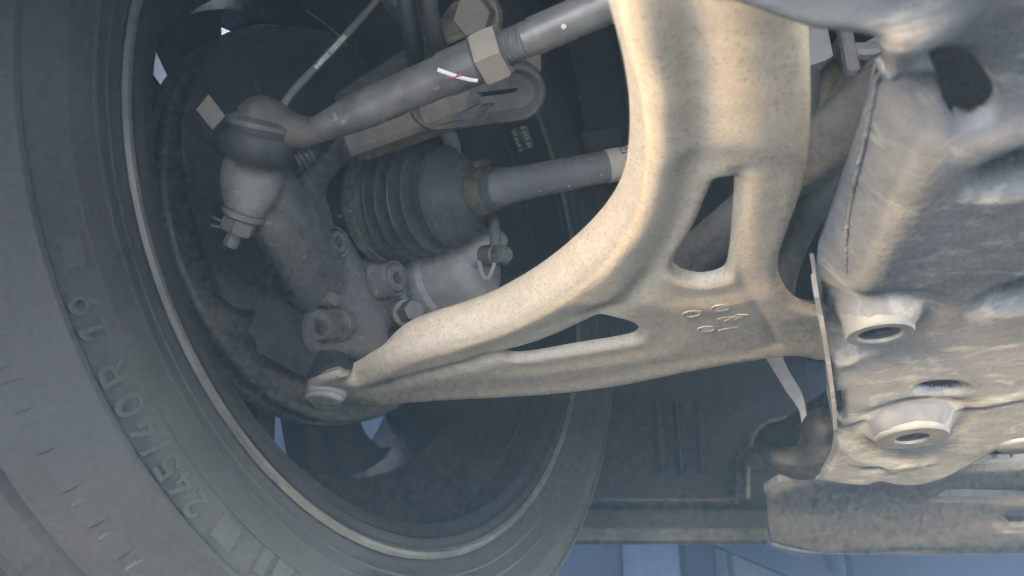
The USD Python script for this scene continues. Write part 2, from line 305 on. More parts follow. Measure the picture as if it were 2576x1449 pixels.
# ------------------------------------------------------------------ the ground and what stands beyond the car
g = 14.0
single('ground', plate([(-1.75, -3.3), (1.85, -3.3), (1.85, 2.62), (-1.75, 2.62)], [], lambda x, y, d: x * 0 - 0.05, lambda x, y, d, b: 0 * x, 0.6), M['ground'], kind='structure')
def wallbox(px0, px1, Y, h, th=0.2):
    x0, x1 = ony(px0, 1420, Y)[0], ony(px1, 1420, Y)[0]; return boxm(((x0 + x1) / 2, Y + th / 2, h / 2), x1 - x0, th, h, ch=0.01)
single('blue_grey_wall', wallbox(-420, 1572, 1.80, 2.15), M['wallblue_shade'], 'pale blue grey wall seen below the bumper between the tyre and the white pillar', 'wall')
single('blue_grey_wall', boxm((-0.72, 0.825, 0.53), 0.12, 1.85, 1.06, ch=0.01), M['wallblue_shade'], 'added side wall that keeps sun off the wheel arch, glimpsed between the wheel spokes', 'wall')  # added to block sun from the arch liner and spokes
single('wall_pillar', wallbox(1572, 1712, 1.77, 2.1, 0.22), M['wallwhite_shade'], 'bright pale pillar seen below the bumper, standing out from the blue wall', 'pillar')
single('garage_door', wallbox(1714, 1806, 1.81, 2.05, 0.1), M['wallnavy_shade'], 'narrow slate blue panel beside the bright pale pillar', 'door')
single('door_post', wallbox(1808, 1832, 1.79, 2.1, 0.14), M['wallblue_shade'], 'thin pale blue post between the slate blue panel and the brown stone wall', 'post')
single('stone_wall', wallbox(1834, 2128, 1.83, 2.12), M['wallbrown'], 'brown stone wall below the bumper crossed by a shadow built as a sloping beam', 'wall')
single('navy_shutter', wallbox(2132, 3000, 1.80, 2.18), M['wallnavy_shade'], 'wide dark blue shutter seen below the felt tray at the right', 'shutter')
single('gate_post', wallbox(2098, 2130, 1.76, 1.9, 0.06), M['wallgrey'], 'slim grey post at the edge of the dark blue shutter', 'post')
b0, b1 = ony(1860, 1372, 1.74), ony(2140, 1490, 1.74)
single('sloping_shadow', ribbon([lerp(b0, b1, t) for t in np.linspace(-0.3, 1.5, 6)], (0, 1, 0), 0.03, 0.042), M['wallgrey'], 'grey beam standing in for the shadow that slopes down to the right on the brown stone wall', 'shadow_bar')  # dark bar built in place of a diagonal shadow on the wall

# ------------------------------------------------------------------ car body boxes, mostly out of view, sized to block sky and sun
def ybox(x0, x1, y0, y1, z0, z1, ch=0.01): return boxm(((x0 + x1) / 2, (y0 + y1) / 2, (z0 + z1) / 2), x1 - x0, y1 - y0, z1 - z0, ch=ch)
body = thing('car_body', 'dark underside of the car body closing in the wheel arch, mostly out of view, sized to block sky and sun', 'car body', (0.3, 0.2, 0.2))
part('floor_pan', ybox(-0.28, 1.25, -0.80, -0.12, 0.27, 0.5), M['body'], body)  # ends short so that sun falls on the ground behind
part('engine_bay_roof', ybox(-0.40, 1.25, -0.14, 1.16, 0.86, 1.0), M['body'], body)
part('bulkhead', ybox(-0.30, 1.25, -0.16, -0.10, 0.40, 0.9), M['body'], body)
part('sill', ybox(-0.52, -0.27, -0.80, 0.085, 0.22, 0.78, 0.02), M['paint'], body)  # lower edge set to shape the sunbeam under the car
part('sill', ybox(1.22, 1.40, -0.80, 1.1, 0.26, 0.7, 0.02), M['paint'], body)
part('fender', ybox(-0.58, -0.50, -1.2, 1.2, 0.66, 1.0, 0.01), M['paint'], body)  # stretched to close gaps where sun came through
part('added_sun_flap', ybox(-0.56, -0.20, 0.08, 0.10, 0.10, 0.87, 0.004), M['body'], body)  # added out of view to keep direct sun off the tyre tread
part('bumper', ybox(-0.16, 1.3, 1.12, 1.2, 0.14, 0.9, 0.02), M['paint'], body)

# ------------------------------------------------------------------ wheel arch liner, tray and bumper lip
lin = thing('wheel_arch_liner', 'black plastic wheel arch liner with three vent slots behind the tyre', 'liner', ony(1700, 1100, 1.0))
def liner_pt(px, py, Y): return ony(px, py, Y)
# the curved shell in front of the wheel
prof = [(1.02, 0.135), (1.03, 0.25), (1.035, 0.36), (1.01, 0.50), (0.93, 0.64), (0.80, 0.75), (0.6, 0.81), (0.35, 0.82)]
pp = smoothpath([(0, y, z) for y, z in prof], 40)
xs = np.linspace(-0.15, 0.40, 16)
V = np.array([[(x, q[1], q[2]) for x in xs] for q in pp]); V2 = V + np.array([0, 0.012, 0.012])
def sheet(V, th):
    n, m = V.shape[:2]; i, j = np.meshgrid(np.arange(n - 1), np.arange(m - 1), indexing='ij'); q = np.stack([i * m + j, i * m + j + 1, (i + 1) * m + j + 1, (i + 1) * m + j], -1).reshape(-1, 4)
    f = np.vstack([q[:, [0, 1, 2]], q[:, [0, 2, 3]]]); return V.reshape(-1, 3), f
part('arch_shell', [sheet(V, 0), sheet(V2, 0)], M['liner'], lin)
part('arch_side', boxm((0.41, 0.55, 0.6), 0.02, 0.95, 0.5), M['liner'], lin)
for x0, x1 in ((1652, 1672), (1702, 1728), (1752, 1776)):
    a, b = ony(x0, 1014, 1.005), ony(x1, 1180, 1.005)
    part('vent_slot', boxm((a + b) / 2, b[0] - a[0], 0.02, a[2] - b[2], ch=0.003), M['rubber_dk'], lin)
    part('vent_rib', boxm(((a + b) / 2) - np.array([(b[0] - a[0]) * 0.9, 0.002, 0]), 0.004, 0.02, a[2] - b[2] + 0.006, ch=0.001), M['liner'], lin)
# the pale panel of the liner that shows between the strut and the control arm
pan = [(1405, -60), (1545, -60), (1552, 90), (1560, 240), (1562, 372), (1480, 392), (1468, 300), (1440, 150)]
q = np.array([ons(*p, 0.0) for p in pan]); ctr = q.mean(0)
def slab(pts, dirn, th):
    p = np.asarray(pts, float); d = np.asarray(dirn, float) / np.linalg.norm(dirn) * th; n = len(p)
    a, b, _ = frame(dirn); t2 = trimesh.creation.triangulate_polygon(Polygon(np.stack([p @ a, p @ b], 1)), engine='earcut')
    idx = [int(np.argmin(np.hypot((p @ a) - v[0], (p @ b) - v[1]))) for v in t2[0]]; f0 = np.array(idx)[t2[1]]
    k = np.arange(n); k2 = (k + 1) % n
    return np.vstack([p, p + d]), np.vstack([f0, f0[:, ::-1] + n, np.stack([k, k2, k2 + n], 1), np.stack([k, k2 + n, k + n], 1)])
P2 = [at(x, y, 0.92 + 0.0002 * (x - 1450)) for x, y in pan]
part('side_panel', slab(P2, at(1288, 724, 2) - at(1288, 724, 1), 0.01), M['liner'], lin)
P3 = [at(x, y, 0.905) for x, y in [(1462, 335), (1560, 318), (1564, 374), (1482, 394)]]
part('lower_flap', slab(P3, at(1288, 724, 2) - at(1288, 724, 1), 0.006), M['liner'], lin)

lip = thing('bumper_lip', 'dark plain lip hanging under the bumper beside the tyre', 'bumper lip', ony(1650, 1370, 1.04))
a, b = ony(1240, 1262, 1.03), ony(1932, 1369, 1.03)
part('lip_panel', boxm((a + b) / 2, b[0] - a[0], 0.016, a[2] - b[2], ch=0.004), M['black'], lip)
a2, b2 = ony(1300, 1270, 0.99), ony(1935, 1262, 0.99)
part('ledge', boxm((a2 + b2) / 2, b2[0] - a2[0], 0.07, 0.006, ch=0.002), M['black'], lip)

def trayz(x, y): return CZ + 0.0885 - 0.055 * (y - 0.55) + 0.006 * np.sin(5 * x + 9 * y) * sst(0.5, 0.8, y) + 0.0025 * meshkit.noise(np.column_stack([x * 22, y * 14, x * 0]), 3)
def ontray(px, py):
    r = ray(px, py); lo, hi = 0.05, 4.0
    for _ in range(50):
        m = (lo + hi) / 2; p = np.array([0, 0, CZ]) + r * m
        if p[2] > CZ + 0.0885 - 0.055 * (p[1] - 0.55): hi = m
        else: lo = m
    return (np.array([0, 0, CZ]) + r * lo)[:2]
tray_px = [(1925, 1262), (1960, 1238), (2020, 1226), (2576, 1180), (3000, 1150), (3000, 1392), (2576, 1389), (2400, 1391), (2250, 1389), (2050, 1380), (1938, 1366), (1934, 1300)]
slot_px = [(2362, 1275), (2395, 1250), (2590, 1243), (2590, 1276), (2480, 1278)]
dent_px = [(2520, 1318), (2545, 1302), (2600, 1296), (2600, 1330), (2540, 1332)]
front_px = [(2232, 1380), (2262, 1371), (2365, 1372), (2385, 1382), (2300, 1384)]
def tzb(x, y, d): return trayz(x, y) + 0.004 * (1 - sst(0, 0.012, d))
E2 = plate([ontray(*p) for p in tray_px], [[ontray(*p) for p in slot_px], [ontray(*p) for p in dent_px], [ontray(*p) for p in front_px]], tzb, lambda x, y, d, b: b + 0.006, 0.012, 0.012)
tray = thing('felt_undertray', 'grey felt undertray at the lower right with a dark slot, below the steel frame', 'undertray', (*ontray(2250, 1330), 0.1))
part('felt_panel', E2, M['felt'], tray)
e = [np.array([*ontray(x, y), 0]) for x, y in [(1945, 1367), (2060, 1379), (2150, 1385), (2260, 1389), (2420, 1391), (2600, 1390)]]
for q in e: q[2] = float(trayz(q[:1], q[1:2])[0]) + 0.002
part('edge_bead', tube(e, 0.0025, 8, 40), M['strip'], tray)
part('tray_roof', ybox(0.28, 1.25, 0.62, 1.12, 0.20, 0.23), M['body'], tray)

# ------------------------------------------------------------------ the lower control arm, a dusty aluminium casting
AZ = 0.185
left_px = [(1490, -190), (1528, 0), (1563, 130), (1586, 300), (1578, 430), (1543, 530), (1478, 610), (1398, 680), (1300, 745), (1200, 793), (1100, 825), (1000, 858), (940, 888), (890, 918)]
end_px = [(850, 935), (800, 950), (770, 975), (765, 1000), (790, 1020), (840, 1026), (880, 1018)]
low_px = [(1000, 1009), (1150, 998), (1400, 983), (1600, 955), (1800, 915), (1900, 899), (1955, 891), (2010, 889), (2035, 897), (2110, 898), (2170, 890)]
arch_px = [(2180, 800), (2100, 770), (2050, 762), (2010, 748), (1976, 716), (1957, 675), (1958, 635), (1976, 580), (2000, 515), (2028, 400), (2037, 250), (2034, 70), (2020, -190)]
EL = 0.012
Lw = np.array([onz(*p, AZ + EL)[:2] for p in left_px]); Lw = smoothpath(np.column_stack([Lw, np.zeros(len(Lw))]), 90)[:, :2]
Ew = np.array([onz(*p, AZ + 0.003)[:2] for p in end_px]); Bw = np.array([onz(*p, AZ + 0.003)[:2] for p in low_px]); Rw = np.array([onz(*p, AZ + 0.005)[:2] for p in arch_px])
Rw = smoothpath(np.column_stack([Rw, np.zeros(len(Rw))]), 90)[:, :2]; Bw = smoothpath(np.column_stack([Bw, np.zeros(len(Bw))]), 60)[:, :2]
arm_out = np.vstack([Lw, Ew, Bw, Rw])
h1 = rounded([onz(*p, AZ)[:2] for p in [(1808, 468), (1848, 466), (1856, 480), (1838, 690), (1822, 716), (1765, 728), (1712, 716), (1686, 690), (1745, 605), (1790, 500)]], 2)
h2 = rounded([onz(*p, AZ)[:2] for p in [(1252, 898), (1350, 874), (1440, 838), (1500, 808), (1560, 814), (1602, 832), (1614, 856), (1592, 874), (1450, 894), (1330, 916), (1275, 915)]], 2)
pl = lambda pts, z=AZ: LineString([onz(*p, z)[:2] for p in pts])
Lline = LineString(Lw); Rline = LineString(Rw[40:]); 
valley = pl([(1660, -190), (1712, 0), (1742, 120), (1758, 260), (1756, 400), (1735, 510), (1690, 610), (1640, 700), (1570, 770), (1500, 800)])
crease = pl([(1862, 440), (1858, 600), (1862, 690), (1900, 760), (1935, 820), (1950, 870)])
ribline = pl([(1905, -190), (1918, 100), (1922, 300), (1915, 480), (1905, 640), (1920, 740), (1975, 800)])
groove = pl([(930, 985), (1010, 962), (1120, 935), (1250, 905)])
parting = pl([(1560, 380), (1560, 440), (1530, 540), (1470, 622), (1390, 695), (1300, 757), (1200, 806), (1100, 842), (1000, 878)], AZ + 0.004)
holes12 = shapely.union_all([Polygon(h1), Polygon(h2)])
bush = onz(2200, 845, AZ)[:2]; lowline = LineString(Bw)
gs = lambda d, w: np.exp(-(d / w) ** 2)
def arm_zb(x, y, d):
    P = shapely.points(np.column_stack([x, y])); D = lambda g: shapely.distance(P, g)
    dl, dv, dc, dr, dg, dh, dp = D(Lline), D(valley), D(crease), D(ribline), D(groove), D(holes12), D(parting)
    z = AZ + np.zeros_like(x)
    R = 0.013; t = np.clip(dl / R, 0, 1); z += (EL + 0.001) * (1 - np.sqrt(np.clip(1 - (1 - t) ** 2, 0, 1)))
    z += np.where(dl > 0.012, 0.0040 * (1 - np.sqrt(np.clip(1 - (1 - np.clip(d / 0.006, 0, 1)) ** 2, 0, 1))), 0)
    z += 0.0026 * gs(dv, 0.0065) + 0.0018 * gs(dc, 0.0035) - 0.0018 * gs(dr, 0.011) + 0.0035 * gs(dg, 0.007)
    z += 0.003 * sst(0.03, 0.012, dh) * 0.5
    z -= 0.0011 * gs(dp, 0.0011) + 0.004 * gs(D(lowline) - 0.012, 0.01) * sst(0.25, 0.1, x) * 0.3
    z += 0.0005 * meshkit.fbm(np.column_stack([x, y, 0 * x]) * 60, 3, 2)
    return z
BJ = onz(818, 1000, AZ)
OUTL = LineString(np.vstack([arm_out, arm_out[:1]]))
def arm_zt(x, y, d, b):
    P = shapely.points(np.column_stack([x, y])); dh = shapely.distance(P, holes12)
    dl = shapely.distance(P, Lline); T = AZ + 0.0085 + (0.003 + 0.018 * sst(0.06, 0.03, dl)) * sst(0.006, 0.022, dh); T = T - 0.017 * sst(0.13, 0.05, np.hypot(x - BJ[0], y - BJ[1]))
    do = shapely.distance(P, OUTL); T = T - 0.012 * (1 - np.sqrt(np.clip(1 - (1 - np.clip(do / 0.016, 0, 1)) ** 2, 0, 1)))
    return np.maximum(T, b + 0.0005)
arm = thing('control_arm', 'pale dusty cast aluminium control arm with two openings, curving across the picture', 'control arm', (*onz(1900, 760, AZ)[:2], AZ))
part('arm_casting', plate(arm_out, [h1, h2], arm_zb, arm_zt, 0.0024, 0.006), M['cast'], arm, smooth=55)
bj = onz(818, 1000, AZ - 0.004)
part('ball_joint_housing', lathe([(0, -0.003), (0.0115, -0.003), (0.0125, -0.002), (0.0128, 0.0), (0.0142, 0.0012), (0.0146, 0.003), (0.0140, 0.0048), (0.0142, 0.0095), (0.013, 0.0112), (0, 0.0112)], bj, (0.05, 0.1, 1), 48), M['calip'], arm)
part('ball_joint_boot', lathe([(0, 0.0112), (0.0130, 0.0114), (0.0155, 0.015), (0.015, 0.020), (0.0125, 0.025), (0.011, 0.032), (0, 0.032)], bj, (0.05, 0.1, 1), 40), M['rubber_dk'], arm)
fb = np.array([*bush, AZ + 0.014])
part('front_bushing', cyl(fb - np.array([0.0, 0.03, 0]), fb + np.array([0, 0.035, 0]), 0.02, seg=40, ch=0.002), M['rubber_dk'], arm)
# embossed casting marks
def on_arm(px, py):
    p = onz(px, py, AZ); z = float(arm_zb(p[:1], p[1:2], np.array([0.03]))[0]); p = onz(px, py, z); return p
ex, ey = np.array([1.0, 0.05, 0]), np.array([-0.05, 1.0, 0])
for px, py in ((1741, 787), (1813, 772), (1777, 825)):
    c = on_arm(px, py); c[2] -= 0.0002; r = 0.0046
    part('casting_mark', lathe([(r - 0.0009, 0), (r - 0.0005, -0.0006), (r, -0.0006), (r + 0.0004, 0), (r - 0.0009, 0)], c, (0, 0, 1), 36), M['cast_mark'], arm)
    bars = [boxm(c + np.array([0, k * 0.0017, -0.0001]), 0.0044, 0.0006, 0.0008) for k in (-1, 0, 1)] if px != 1741 else [cyl(c + np.array([0, 0, .0002]), c - np.array([0, 0, .0005]), 0.001, seg=16), boxm(c + np.array([0, -.0022, 0]), .0008, .0026, .0008)]
    part('casting_bar', bars, M['cast_mark'], arm)
c = on_arm(1830, 808); c[2] -= 0.0002
part('casting_letter', letters('7', 0.0085, c - np.array([0.0, 0.004, 0]), (1, 0.1, 0), (0.1, -1, 0), 0.0007), M['cast_mark'], arm)
c2 = on_arm(1816, 812); part('casting_letter', letters('A', 0.007, c2 - np.array([0.0, 0.004, 0]), (1, 0.1, 0), (0.1, -1, 0), 0.0007), M['cast_mark'], arm)
for py in (794, 823):
    part('casting_bar', [boxm(on_arm(1832 + k * 5, py - k * 0.6 + 3), 0.0006, 0.0026, 0.0010, ex=(1, 0.6, 0), ey=(-0.6, 1, 0)) for k in range(-4, 5)], M['cast_mark'], arm)
for px, py in ((1588, 795),):
    c = on_arm(px, py); part('casting_bar', [boxm(c, 0.005, 0.0007, 0.0008, ex=(1, .4, 0), ey=(-.4, 1, 0)), boxm(c, 0.005, 0.0007, 0.0008, ex=(.3, -1, 0), ey=(1, .3, 0))], M['cast_mark'], arm)

# ------------------------------------------------------------------ the pressed steel front subframe
def subup(y): 
    k = 60.0; return 0.125 - 0.228 * np.log1p(np.exp(np.clip(k * (y - 0.34), -40, 40))) / k
def onsub(px, py, dz=0.0):
    r = ray(px, py); lo, hi = 0.02, 2.0
    for _ in range(50):
        m = (lo + hi) / 2; p = np.array([0, 0, CZ]) + r * m
        if p[2] - CZ > subup(p[1]) + dz: hi = m
        else: lo = m
    return np.array([0, 0, CZ]) + r * lo
strip_px = [(3000, -260), (1480, -260), (1560, -60), (1640, -18), (1700, 0), (1850, 16), (2035, 70), (2200, 86), (2222, 92)]
leg_px = [(2216, 150), (2182, 250), (2135, 400), (2092, 530), (2060, 620), (2054, 690), (2064, 770)]
flan_px = [(2085, 870), (2095, 960), (2100, 1060), (2092, 1120), (2072, 1165), (2046, 1188)]
bot_px = [(2100, 1210), (2175, 1217), (2210, 1206), (2250, 1216), (2310, 1216), (2380, 1196), (2450, 1157), (2510, 1126), (2580, 1096), (2760, 1030), (3000, 960)]
LR = 0.02
sub_out = np.vstack([[onsub(*p, 0.003)[:2] for p in strip_px[:-1]], [onsub(2215, 98, 0.008)[:2], onsub(2214, 125, 0.012)[:2], onsub(2208, 160, 0.016)[:2]], [onsub(*p, LR)[:2] for p in leg_px[1:]], [onsub(*p, 0.006)[:2] for p in flan_px], [onsub(*p, 0.003)[:2] for p in bot_px]])
legline = LineString([onsub(*p, LR)[:2] for p in leg_px])
holeA = rounded([onsub(*p, 0.004)[:2] for p in [(2325, 106), (2410, 130), (2478, 190), (2516, 262), (2492, 300), (2430, 318), (2385, 296), (2362, 220), (2340, 150)]], 2)
def ell(px, py, rx, ry, n=40, dz=0.0):
    return np.array([onsub(px + rx * math.cos(t), py + ry * math.sin(t), dz)[:2] for t in np.linspace(0, 2 * np.pi, n, endpoint=False)])
slotB = ell(2370, 981, 60, 16); slotC = ell(2195, 1182, 17, 5, 24); slotD = np.array([onsub(*p)[:2] for p in [(2103, 1000), (2113, 990), (2120, 1000), (2121, 1050), (2116, 1058), (2106, 1048)]])
B1, B2 = onsub(2207, 806), onsub(2290, 1072)
dents = [(onsub(2580, 440), 0.018, 0.010), (onsub(2590, 745), 0.022, 0.012)]
crs = LineString([onsub(*p)[:2] for p in [(2330, 120), (2335, 300), (2280, 460), (2215, 620), (2160, 720), (2130, 780), (2125, 900)]])
crs2 = LineString([onsub(*p)[:2] for p in [(2150, 1062), (2250, 1052), (2330, 1040), (2420, 1030), (2560, 1000), (2700, 980)]])
crs3 = LineString([onsub(*p)[:2] for p in [(2120, 1125), (2170, 1165), (2260, 1180), (2340, 1165)]])
stripline = LineString([onsub(*p)[:2] for p in [(1700, -60), (1900, -30), (2100, -15), (2350, -10), (2480, 60), (2576, 160), (2700, 300)]])
holeAp, outline_sub = Polygon(holeA), None
def sub_zb(x, y, d):
    P = shapely.points(np.column_stack([x, y])); D = lambda g: shapely.distance(P, g)
    z = CZ + subup(y); dl = D(legline)
    z = z + 0.004 * np.log1p(np.exp(np.clip((0.0175 - dl) * 1.15 / 0.004, -30, 30)))
    z += np.where(dl > 0.02, 0.0035 * (1 - np.sqrt(np.clip(1 - (1 - np.clip(d / 0.005, 0, 1)) ** 2, 0, 1))), 0)
    z += -0.0035 * gs(D(crs), 0.010) - 0.0015 * gs(D(crs2), 0.004) - 0.001 * gs(D(crs3), 0.005) + 0.004 * gs(D(stripline), 0.010)
    z += 0.003 * (1 - sst(0.0, 0.012, D(holeAp)))
    for c, r, h, r0 in ((B1, 0.0190, 0.0052, 0.0152), (B2, 0.0245, 0.0055, 0.0203)):
        rr = np.hypot(x - c[0], y - c[1]); z -= h * (1 - sst(r0, r, rr)); z += 0.0022 * gs(rr - r * 1.22, 0.006)
    for c, r, h in dents:
        rr = np.hypot(x - c[0], y - c[1]); z += h * (1 - sst(r * 0.35, r, rr))
    z += 0.0006 * meshkit.fbm(np.column_stack([x, y, 0 * x]) * 35, 3, 5)
    return z
holes = [holeA, slotB, slotC, slotD]
for c, r in ((B1, 0.0098), (B2, 0.0098)):
    t = np.linspace(0, 2 * np.pi, 40, endpoint=False); holes.append(np.column_stack([c[0] + r * np.cos(t), c[1] + r * np.sin(t)]))
sub = thing('subframe', 'scuffed black steel subframe with dried mud and two threaded bosses at the right', 'subframe', B1)
part('pressed_panel', plate(sub_out, holes, sub_zb, lambda x, y, d, b: b + 0.0026, 0.0036, 0.005), M['frame'], sub, smooth=50)
for c, ro, h in ((B1, 0.0150, 0.0072), (B2, 0.0200, 0.0074)):
    z0 = CZ + subup(c[1]) - h; p = np.array([c[0], c[1], z0])
    nrm = np.array([0, 0.12 if c is B2 else 0.05, 1.0])
    bs = part('threaded_boss', lathe([(0.0092, 0.001), (0.0100, 0.0), (ro - 0.0008, 0.0), (ro, 0.001), (ro + 0.0004, 0.012), (0.0085, 0.012), (0.0092, 0.001)], p, nrm, 64), M['frame_rim'], sub)
    prof = [(0.0094, 0.0015)]
    for k in range(7): prof += [(0.0078, 0.003 + k * 0.0024), (0.0092, 0.0042 + k * 0.0024)]
    prof += [(0.0078, 0.022), (0, 0.022)]
    part('thread', lathe(prof, p, nrm, 48), M['thread'], bs)
# welded side flange at the left edge, two sheets with a gap
fl = [onsub(*p, 0.002) for p in [(2062, 760), (2078, 840), (2090, 920), (2098, 990), (2102, 1062)]]
part('side_flange', ribbon(smoothpath(np.array(fl) + np.array([-0.001, 0, 0.008]), 24), (0, 0, 1), [0.012, 0.022, 0.026, 0.026], 0.0022), M['frame'], sub)
part('inner_flange', ribbon(smoothpath(np.array([onsub(*p, 0.016) for p in [(2058, 740), (2078, 840), (2094, 920), (2108, 1000), (2112, 1070)]]) + np.array([0.004, 0.01, 0.012]), 24), (0, 0, 1), [0.03, 0.04, 0.04], 0.002), M['frame'], sub)
part('dark_backing', plate(np.array([onsub(*p, LR)[:2] + np.array([0.05, 0.012]) for p in [(2250, -200), (2225, 60), (2215, 200), (2150, 420), (2090, 600), (2080, 720), (2100, 900), (2130, 1100), (2250, 1190), (2450, 1130), (2900, 1000), (2900, -200)]]), [], lambda x, y, d: CZ + subup(y) + 0.085, lambda x, y, d, b: b + 0.003, 0.02), M['body'], sub)  # dark sheet behind the openings so they read as deep shade
wl = []
for px, py in [(2252, 180), (2228, 290), (2196, 400), (2166, 500), (2140, 600), (2128, 690)]:
    q = onsub(px, py, 0.006); q[2] = float(sub_zb(q[:1], q[1:2], np.array([0.03]))[0]) - 0.0003; wl.append(q)
wl = smoothpath(wl, 90); wl += RNG.normal(0, 0.00025, wl.shape)
part('weld_bead', tube(wl, 0.0008 + 0.0005 * RNG.random(90), 10, 90, raw=True), M['frame'], sub)
horn = blob([[(onsub(2086, 1150, 0.012), 0.011), (onsub(2010, 1168, 0.016), 0.012)], [(onsub(2010, 1168, 0.016), 0.012), (onsub(1960, 1155, 0.02), 0.010)],
             [(onsub(2075, 1080, 0.03), 0.016), (onsub(2060, 1150, 0.02), 0.014)]], 0.004, 10)
part('front_horn', horn, M['rubber_dk'], sub)
part('mud_cap', lathe([(0, 0), (0.012, 0.0), (0.0135, 0.001), (0.0135, 0.003), (0.009, 0.0035), (0.006, 0.0025), (0, 0.0025)], onsub(2572, 1128, -0.006), (0, 0.1, 1), 40), M['frame_rim'], sub)


# ------------------------------------------------------------------ the road wheel
wh = thing('road_wheel', 'dusty black road wheel with its tyre, filling the left side, seen from inboard', 'wheel', wheel(0, -0.336, -0.1))
FA = A
tp = [(0.2575, -0.0035), (0.2600, 0.0010), (0.2630, 0.0025), (0.2660, 0.0035), (0.2695, 0.0060), (0.2700, 0.0068), (0.2712, 0.0068), (0.2718, 0.0070), (0.2780, 0.0105), (0.2790, 0.0118), (0.2805, 0.0120), (0.2810, 0.0116), (0.2870, 0.0138), (0.2940, 0.0150), (0.2955, 0.0150), (0.2958, 0.0142), (0.3050, 0.0138), (0.3130, 0.0105), (0.3140, 0.0120), (0.3165, 0.0120), (0.3180, 0.0075), (0.3240, 0.0010), (0.3310, -0.0100), (0.3360, -0.0230),
      (0.3370, -0.0440), (0.3310, -0.0450), (0.3310, -0.0540), (0.3380, -0.0550), (0.3395, -0.0900), (0.3330, -0.0910), (0.3330, -0.1010), (0.3395, -0.1020), (0.3395, -0.1380), (0.3330, -0.1390), (0.3330, -0.1490), (0.3385, -0.1500), (0.3370, -0.19), (0.330, -0.212), (0.315, -0.232), (0.294, -0.242), (0.27, -0.235), (0.258, -0.222)]
tyre = part('tyre', lathe(tp, O, N, 200), M['tyre'], wh, smooth=40)
# shoulder blocks
blocks = []
for k in range(104):
    t = 2 * np.pi * k / 104; e1 = math.cos(t) * A + math.sin(t) * UP; e2 = -math.sin(t) * A + math.cos(t) * UP
    c = O + 0.3275 * e1 - 0.006 * N; nn = 0.75 * e1 + 0.66 * N
    blocks.append(boxm(c - nn * 0.0013, 0.0145, 0.026, 0.0035, ex=e2, ey=np.cross(nn, e2), ez=nn, ch=0.001))
part('tread_block', blocks, M['tyre'], tyre, kind='stuff')
# raised lettering round the sidewall: 245/40R19
def pdir(t): return math.cos(t) * A + math.sin(t) * UP, -math.sin(t) * A + math.cos(t) * UP
for ch, deg in zip('245/40R19', (-127.4, -129.6, -131.7, -133.6, -135.6, -138.0, -141.2, -144.6, -147.0)):
    e1, e2 = pdir(math.radians(deg)); h = 0.0125
    m = meshkit.text_mesh(ch, h, 0.0014, True); v = np.array(m.vertices); v[:, 0] -= v[:, 0].mean()
    part('letter', (O + e1 * (0.3065 - h / 2) + N * 0.0132 + v[:, :1] * -e2 + v[:, 1:2] * e1 + v[:, 2:] * N, np.array(m.faces)), M['tyre_raised'], tyre)
for d0, d1, r0, r1 in ((-124.5, -121.8, 0.299, 0.311), (-118.6, -117.2, 0.296, 0.309), (-116.4, -114.2, 0.296, 0.309), (-152.5, -150.0, 0.300, 0.310)):
    v = []
    for d in np.linspace(d0, d1, 5):
        e1, _ = pdir(math.radians(d)); v += [O + e1 * r0 + N * 0.0155, O + e1 * r1 + N * 0.0150]
    f = [[2 * k, 2 * k + 1, 2 * k + 3] for k in range(4)] + [[2 * k, 2 * k + 3, 2 * k + 2] for k in range(4)]
    part('raised_panel', (np.array(v), np.array(f)), M['tyre_raised'], tyre)
rp = [(0.2440, -0.0035), (0.2455, -0.0008), (0.2470, 0.0), (0.2510, 0.0), (0.2522, -0.0012), (0.2532, -0.0012), (0.2545, 0.0012), (0.2570, 0.0018), (0.2585, 0.0005), (0.2585, -0.008), (0.250, -0.012), (0.2410, -0.030), (0.238, -0.040), (0.230, -0.05), (0.205, -0.085), (0.205, -0.12), (0.228, -0.165), (0.232, -0.20), (0.25, -0.205), (0.255, -0.212),
      (0.240, -0.214), (0.226, -0.205), (0.222, -0.165), (0.199, -0.122), (0.199, -0.083), (0.2200, -0.050), (0.2290, -0.042), (0.2325, -0.038), (0.2318, -0.035), (0.2345, -0.032), (0.2360, -0.0080), (0.2385, -0.0060), (0.2410, -0.0050), (0.2440, -0.0035)]
rim = part('rim_barrel', lathe(rp[::-1], O, N, 200), M['rim'], wh, smooth=30)
part('rim_edge', lathe([(0.2530, 0.0002), (0.2548, 0.0024), (0.2572, 0.0030), (0.2592, 0.0014), (0.2590, -0.001), (0.2530, 0.0002)], O, N, 200), M['rim_worn'], rim)
def polar(r, deg): return np.array([r * math.cos(math.radians(deg)), r * math.sin(math.radians(deg))])
def inwheel(poly2, s0, s1):
    """A flat outline in the wheel's plane, given depth from s0 to s1."""
    m = trimesh.creation.extrude_polygon(poly2, s1 - s0, engine='earcut'); v = np.array(m.vertices)
    return O + v[:, :1] * A + v[:, 1:2] * UP + (s0 + v[:, 2:]) * N, np.array(m.faces)
for k in range(5):
    for d0, d1 in ((45.5, 61.5), (73.5, 98.5)):
        d0, d1 = d0 + 72 * k, d1 + 72 * k; md = (d0 + d1) / 2; w = (d1 - d0) / 2
        pts = [polar(0.10, md - w * 0.9), polar(0.14, md - w), polar(0.19, md - w * 0.95), polar(0.212, md - w * 1.15), polar(0.224, md - w * 1.5), polar(0.226, md), polar(0.224, md + w * 1.5), polar(0.212, md + w * 1.15), polar(0.19, md + w * 0.95), polar(0.14, md + w), polar(0.10, md + w * 0.9)]
        sp = part('spoke', inwheel(Polygon(pts), -0.192, -0.166), M['rim'], wh, smooth=False)
        pr2 = [polar(0.11, md - w * 0.4), polar(0.21, md - w * 0.35), polar(0.21, md + w * 0.35), polar(0.11, md + w * 0.4)]
        part('spoke_rib', inwheel(Polygon(pr2), -0.167, -0.155), M['rim'], sp, smooth=False)
